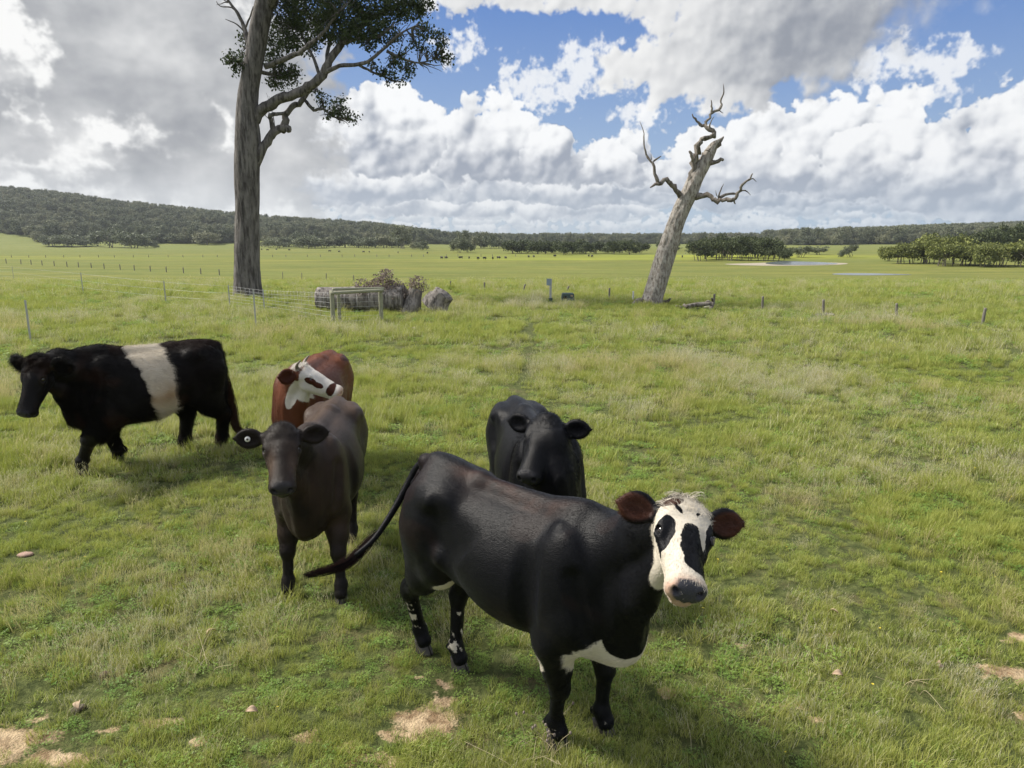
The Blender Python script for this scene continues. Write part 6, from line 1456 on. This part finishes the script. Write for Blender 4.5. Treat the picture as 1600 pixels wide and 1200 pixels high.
ub = empty('utility_box', on_ground(887, 472)); tag(ub, 'low dark green utility box with a round opening', 'box'); m_ = ub.location.y/1110*1.02; w_, d_, h_ = 21*m_, 0.40, 14*m_
V, F = box_mesh((0, 0, h_/2), (w_, d_, h_)); V = [(x*(0.86 if z > h_*0.5 else 1), y*(0.86 if z > h_*0.5 else 1), z) for x, y, z in V]; b = mesh_obj('body', V, F, m_box, ub, smooth=False); bv = b.modifiers.new('round', 'BEVEL'); bv.width = 0.05; bv.segments = 4
V, F = tube_mesh([(-0.22*w_, -d_*0.5, h_*0.52), (-0.22*w_, -d_*0.515, h_*0.52)], [0.075, 0.075], 14); mesh_obj('opening', V, F, m_boxd, ub, smooth=False)
V, F = box_mesh((0.26*w_, -d_*0.475, h_*0.72), (0.09, 0.02, 0.06)); mesh_obj('label_plate', V, F, m_label, ub, smooth=False)
# timber scraps at the foot of a post, stones, dry leaves
def stone(px, py, rx, col, label, seed=0, hz_=0.6, cat='stone'):
    g = on_ground(px, py); V, F = uvs((0, 0, 0), (rx, rx*0.7, rx*hz_), nu=14, nv=9); V = np.array(V); r = np.random.default_rng(seed); f = 1+0.9*(fbm3(V+seed, 0.9/rx, seed, 3)); V = V*f[:, None]
    m, p = new_mat(cat+'_%d_surface' % int(px)); O = coord('Object'); setp(p, color=mixc(noise(O, 18, 5, 0.6), tuple(c*0.6 for c in col), col), rough=0.9, normal=bump(noise(O, 60, 4), 0.5, 0.01))
    o = mesh_obj(cat, V, F, m); o.location = (g.x, g.y, g.z+rx*hz_*0.30); o.rotation_euler = (0, 0, px); tag(o, label, cat); return o
stone(38, 868, 0.065, (0.50, 0.33, 0.26), 'pinkish flat stone in the grass at the left edge', 1, 0.32)
stone(649, 516, 0.11, (0.42, 0.36, 0.30), 'small brown stone in front of the logs', 2)
stone(165, 1056, 0.035, (0.16, 0.11, 0.08), 'dark clod in the grass at lower left', 3)
stone(120, 1110, 0.05, (0.09, 0.07, 0.05), 'dark dung lump near the sandy patch at lower left', 5, 0.4)
for i, (px, py, lab) in enumerate(((1303, 1064, 'pale dry leaf lying in the lower right grass'), (1453, 1046, 'upright pale dry leaf near the right sandy patch'), (1303, 970, 'small pinkish dry leaf above the others at right'), (335, 1000, 'small curled brown leaf in the left grass'), (130, 1112, 'pale brown leaf beside the lower left sand'), (392, 1122, 'tiny pale leaf left of the sandy patch'))):
    g = on_ground(px, py); r = np.random.default_rng(i); V = []; 
    for u in np.linspace(0, 1, 7):
        w = 0.022*math.sin(math.pi*min(1, u*0.92+0.06))+0.002; zc = 0.02*math.sin(3.1*u)
        for v in (-1, -0.5, 0, 0.5, 1): V.append((u*0.060-0.03, v*w*0.8, zc+abs(v)*0.010+0.045))
    F = [(a*5+b, a*5+b+1, (a+1)*5+b+1, (a+1)*5+b) for a in range(6) for b in range(4)]
    o = mesh_obj('dry_leaf', V, F, m_label); o.location = g; o.rotation_euler = ((0.9 if i == 1 else 0.3), 0.2, i*1.3); so = o.modifiers.new('thick', 'SOLIDIFY'); so.thickness = 0.0012; tag(o, lab, 'leaf')
V = []; pk = empty('timber_scrap', on_ground(1290, 495)); tag(pk, 'broken plank scraps at the foot of an old post', 'timber')
for i, (a, b) in enumerate((((1275, 495), (1300, 494.5)), ((1290, 493.5), (1303, 496)))):
    A, B = on_ground(*a), on_ground(*b); V, F = bar(tuple(A+Vector((0, 0, .06))-pk.location), tuple(B+Vector((0, 0, .07))-pk.location), 0.04, 4); mesh_obj('plank', V, F, m_post, pk, smooth=False)
# cattle far off in the field
Vc, Qc, inf = build_cow(dict(H=1.3, res=0.05, head=dict(pos=(1.02, 0.0, 0.95), fwd=(0.5, 0.0, -0.86), up=(0.86, 0, 0.5), L=.48), feet=dict(fl=(.45, .14), fr=(.40, -.14), hl=(-.55, .14), hr=(-.70, -.14))))
m_farcow, p = new_mat('dark_far_hide'); setp(p, color=(0.02, 0.017, 0.015), rough=0.6); mc = None
rc = random.Random(4)
for px, py in [(409, 391), (418, 392), (432, 391), (452, 392), (515, 394), (530, 394.5), (568, 395), (577, 395), (622, 396), (668, 397), (720, 405), (733, 405), (747, 406), (757, 406), (770, 406), (779, 405), (790, 405), (826, 403), (834, 403), (920, 402), (925, 402.5), (867, 402), (1066, 403), (690, 405), (697, 405)]:
    if mc is None: o = mesh_obj('cow', Vc, Qc, m_farcow); mc = o.data
    else: o = bpy.data.objects.new('cow', mc); COL.objects.link(o)
    o.location = on_ground(px, py); o.rotation_euler = (0, 0, rc.uniform(0, 6.28)); o.scale = (0.62,)*3; tag(o, 'tiny dark cow grazing far off in the green field', 'cow', 'distant grazing herd')
# yellow and white flowers in the grass
fl_v = []; 
m_flow, p = new_mat('yellow_petal'); setp(p, color=(0.75, 0.60, 0.05), rough=0.6)
fc_ = bpy.data.collections.new('flowers'); V = []; F = []
for k in range(6):
    a = k*1.047; V += [(0, 0, .09), (.007*math.cos(a-.4), .007*math.sin(a-.4), .094), (.013*math.cos(a), .013*math.sin(a), .092), (.007*math.cos(a+.4), .007*math.sin(a+.4), .094)]; F.append((k*4, k*4+1, k*4+2, k*4+3))
V, F = V + [(.0015, 0, 0), (-.0015, 0, 0), (-.001, 0, .09), (.001, 0, .09)], F + [(24, 25, 26, 27)]
fo_ = mesh_obj('flower_head', V, F, m_flow, smooth=False, link=False); fc_.objects.link(fo_)
pw_, r = wedge(1.8, 12, 0.8, seed=77); scatter('yellow_flowers', 'tiny yellow daisies dotted through the pasture grass', 'flowers', fc_, pw_, r.uniform(0.45, 0.8, len(pw_)), np.zeros(len(pw_), dtype=int), 0.2)

# dry stalks in the near grass
def stalks(px, py, n, h, spread, label, seed, heads=True, lean=0.5):
    g = on_ground(px, py); r = np.random.default_rng(seed); root = empty('dry_stalks', g); tag(root, label, 'plant'); st = Bag(); hd_ = Bag()
    for i in range(n):
        b = np.array([*r.normal(0, spread, 2), -0.01]); d = r.normal(0, lean, 2); L = h*r.uniform(0.5, 1.1)
        pts = [b, b+np.array([d[0]*L*.25, d[1]*L*.25, L*.5]), b+np.array([d[0]*L, d[1]*L, L*.85])]; V, F = tube_mesh(smooth_path(pts, 4), list(np.linspace(0.0018, 0.0009, 9)), 5); st.add(V, F)
        if heads:
            V, F = uvs(pts[-1], (0.007, 0.007, 0.009), nu=7, nv=5); hd_.add(V, F)
    st.obj('stems', m_stalk, root)
    if heads: hd_.obj('seed_heads', m_dry, root)
m_stalk, p = new_mat('dry_stalk'); setp(p, color=(0.42, 0.36, 0.22), rough=0.8)
stalks(852, 1168, 14, 0.20, 0.05, 'cluster of dry seed-headed stalks before the nearest front hoof', 1)
stalks(835, 1182, 22, 0.11, 0.07, 'tangle of short dry grass stems at the bottom beside the hoof', 2, False, 1.2)
stalks(1080, 1178, 1, 0.34, 0.0, 'single long pale grass stem leaning in the lower right grass', 5, False, 0.4)
stalks(1420, 1075, 5, 0.16, 0.04, 'few thin dry stems around the upright pale leaf', 7, False, 1.0)
stalks(330, 1050, 6, 0.14, 0.05, 'thin dry stems in the grass at lower left', 9, False, 0.8)
stalks(258, 530, 14, 0.34, 0.12, 'dark dry weed tuft standing behind the belted bullock', 12, True, 0.3)

# ------------------------------------------------------------------ air
m_haze = bpy.data.materials.new('haze_air'); m_haze.use_nodes = True; S.tree = m_haze.node_tree
S.tree.nodes.remove(S.tree.nodes['Principled BSDF']); pv = S.node('ShaderNodeVolumePrincipled')
pv.inputs['Color'].default_value = (0.86, 0.92, 1.0, 1); pv.inputs['Density'].default_value = 0.00014; pv.inputs['Anisotropy'].default_value = 0.25
S.tree.links.new(pv.outputs[0], S.tree.nodes['Material Output'].inputs['Volume'])
V, F = box_mesh((0, 0, 46), (2940, 2950, 108)); hz_o = mesh_obj('haze', V, F, m_haze, smooth=False); tag(hz_o, 'thin pale air over the whole plain', 'haze', kind='stuff')
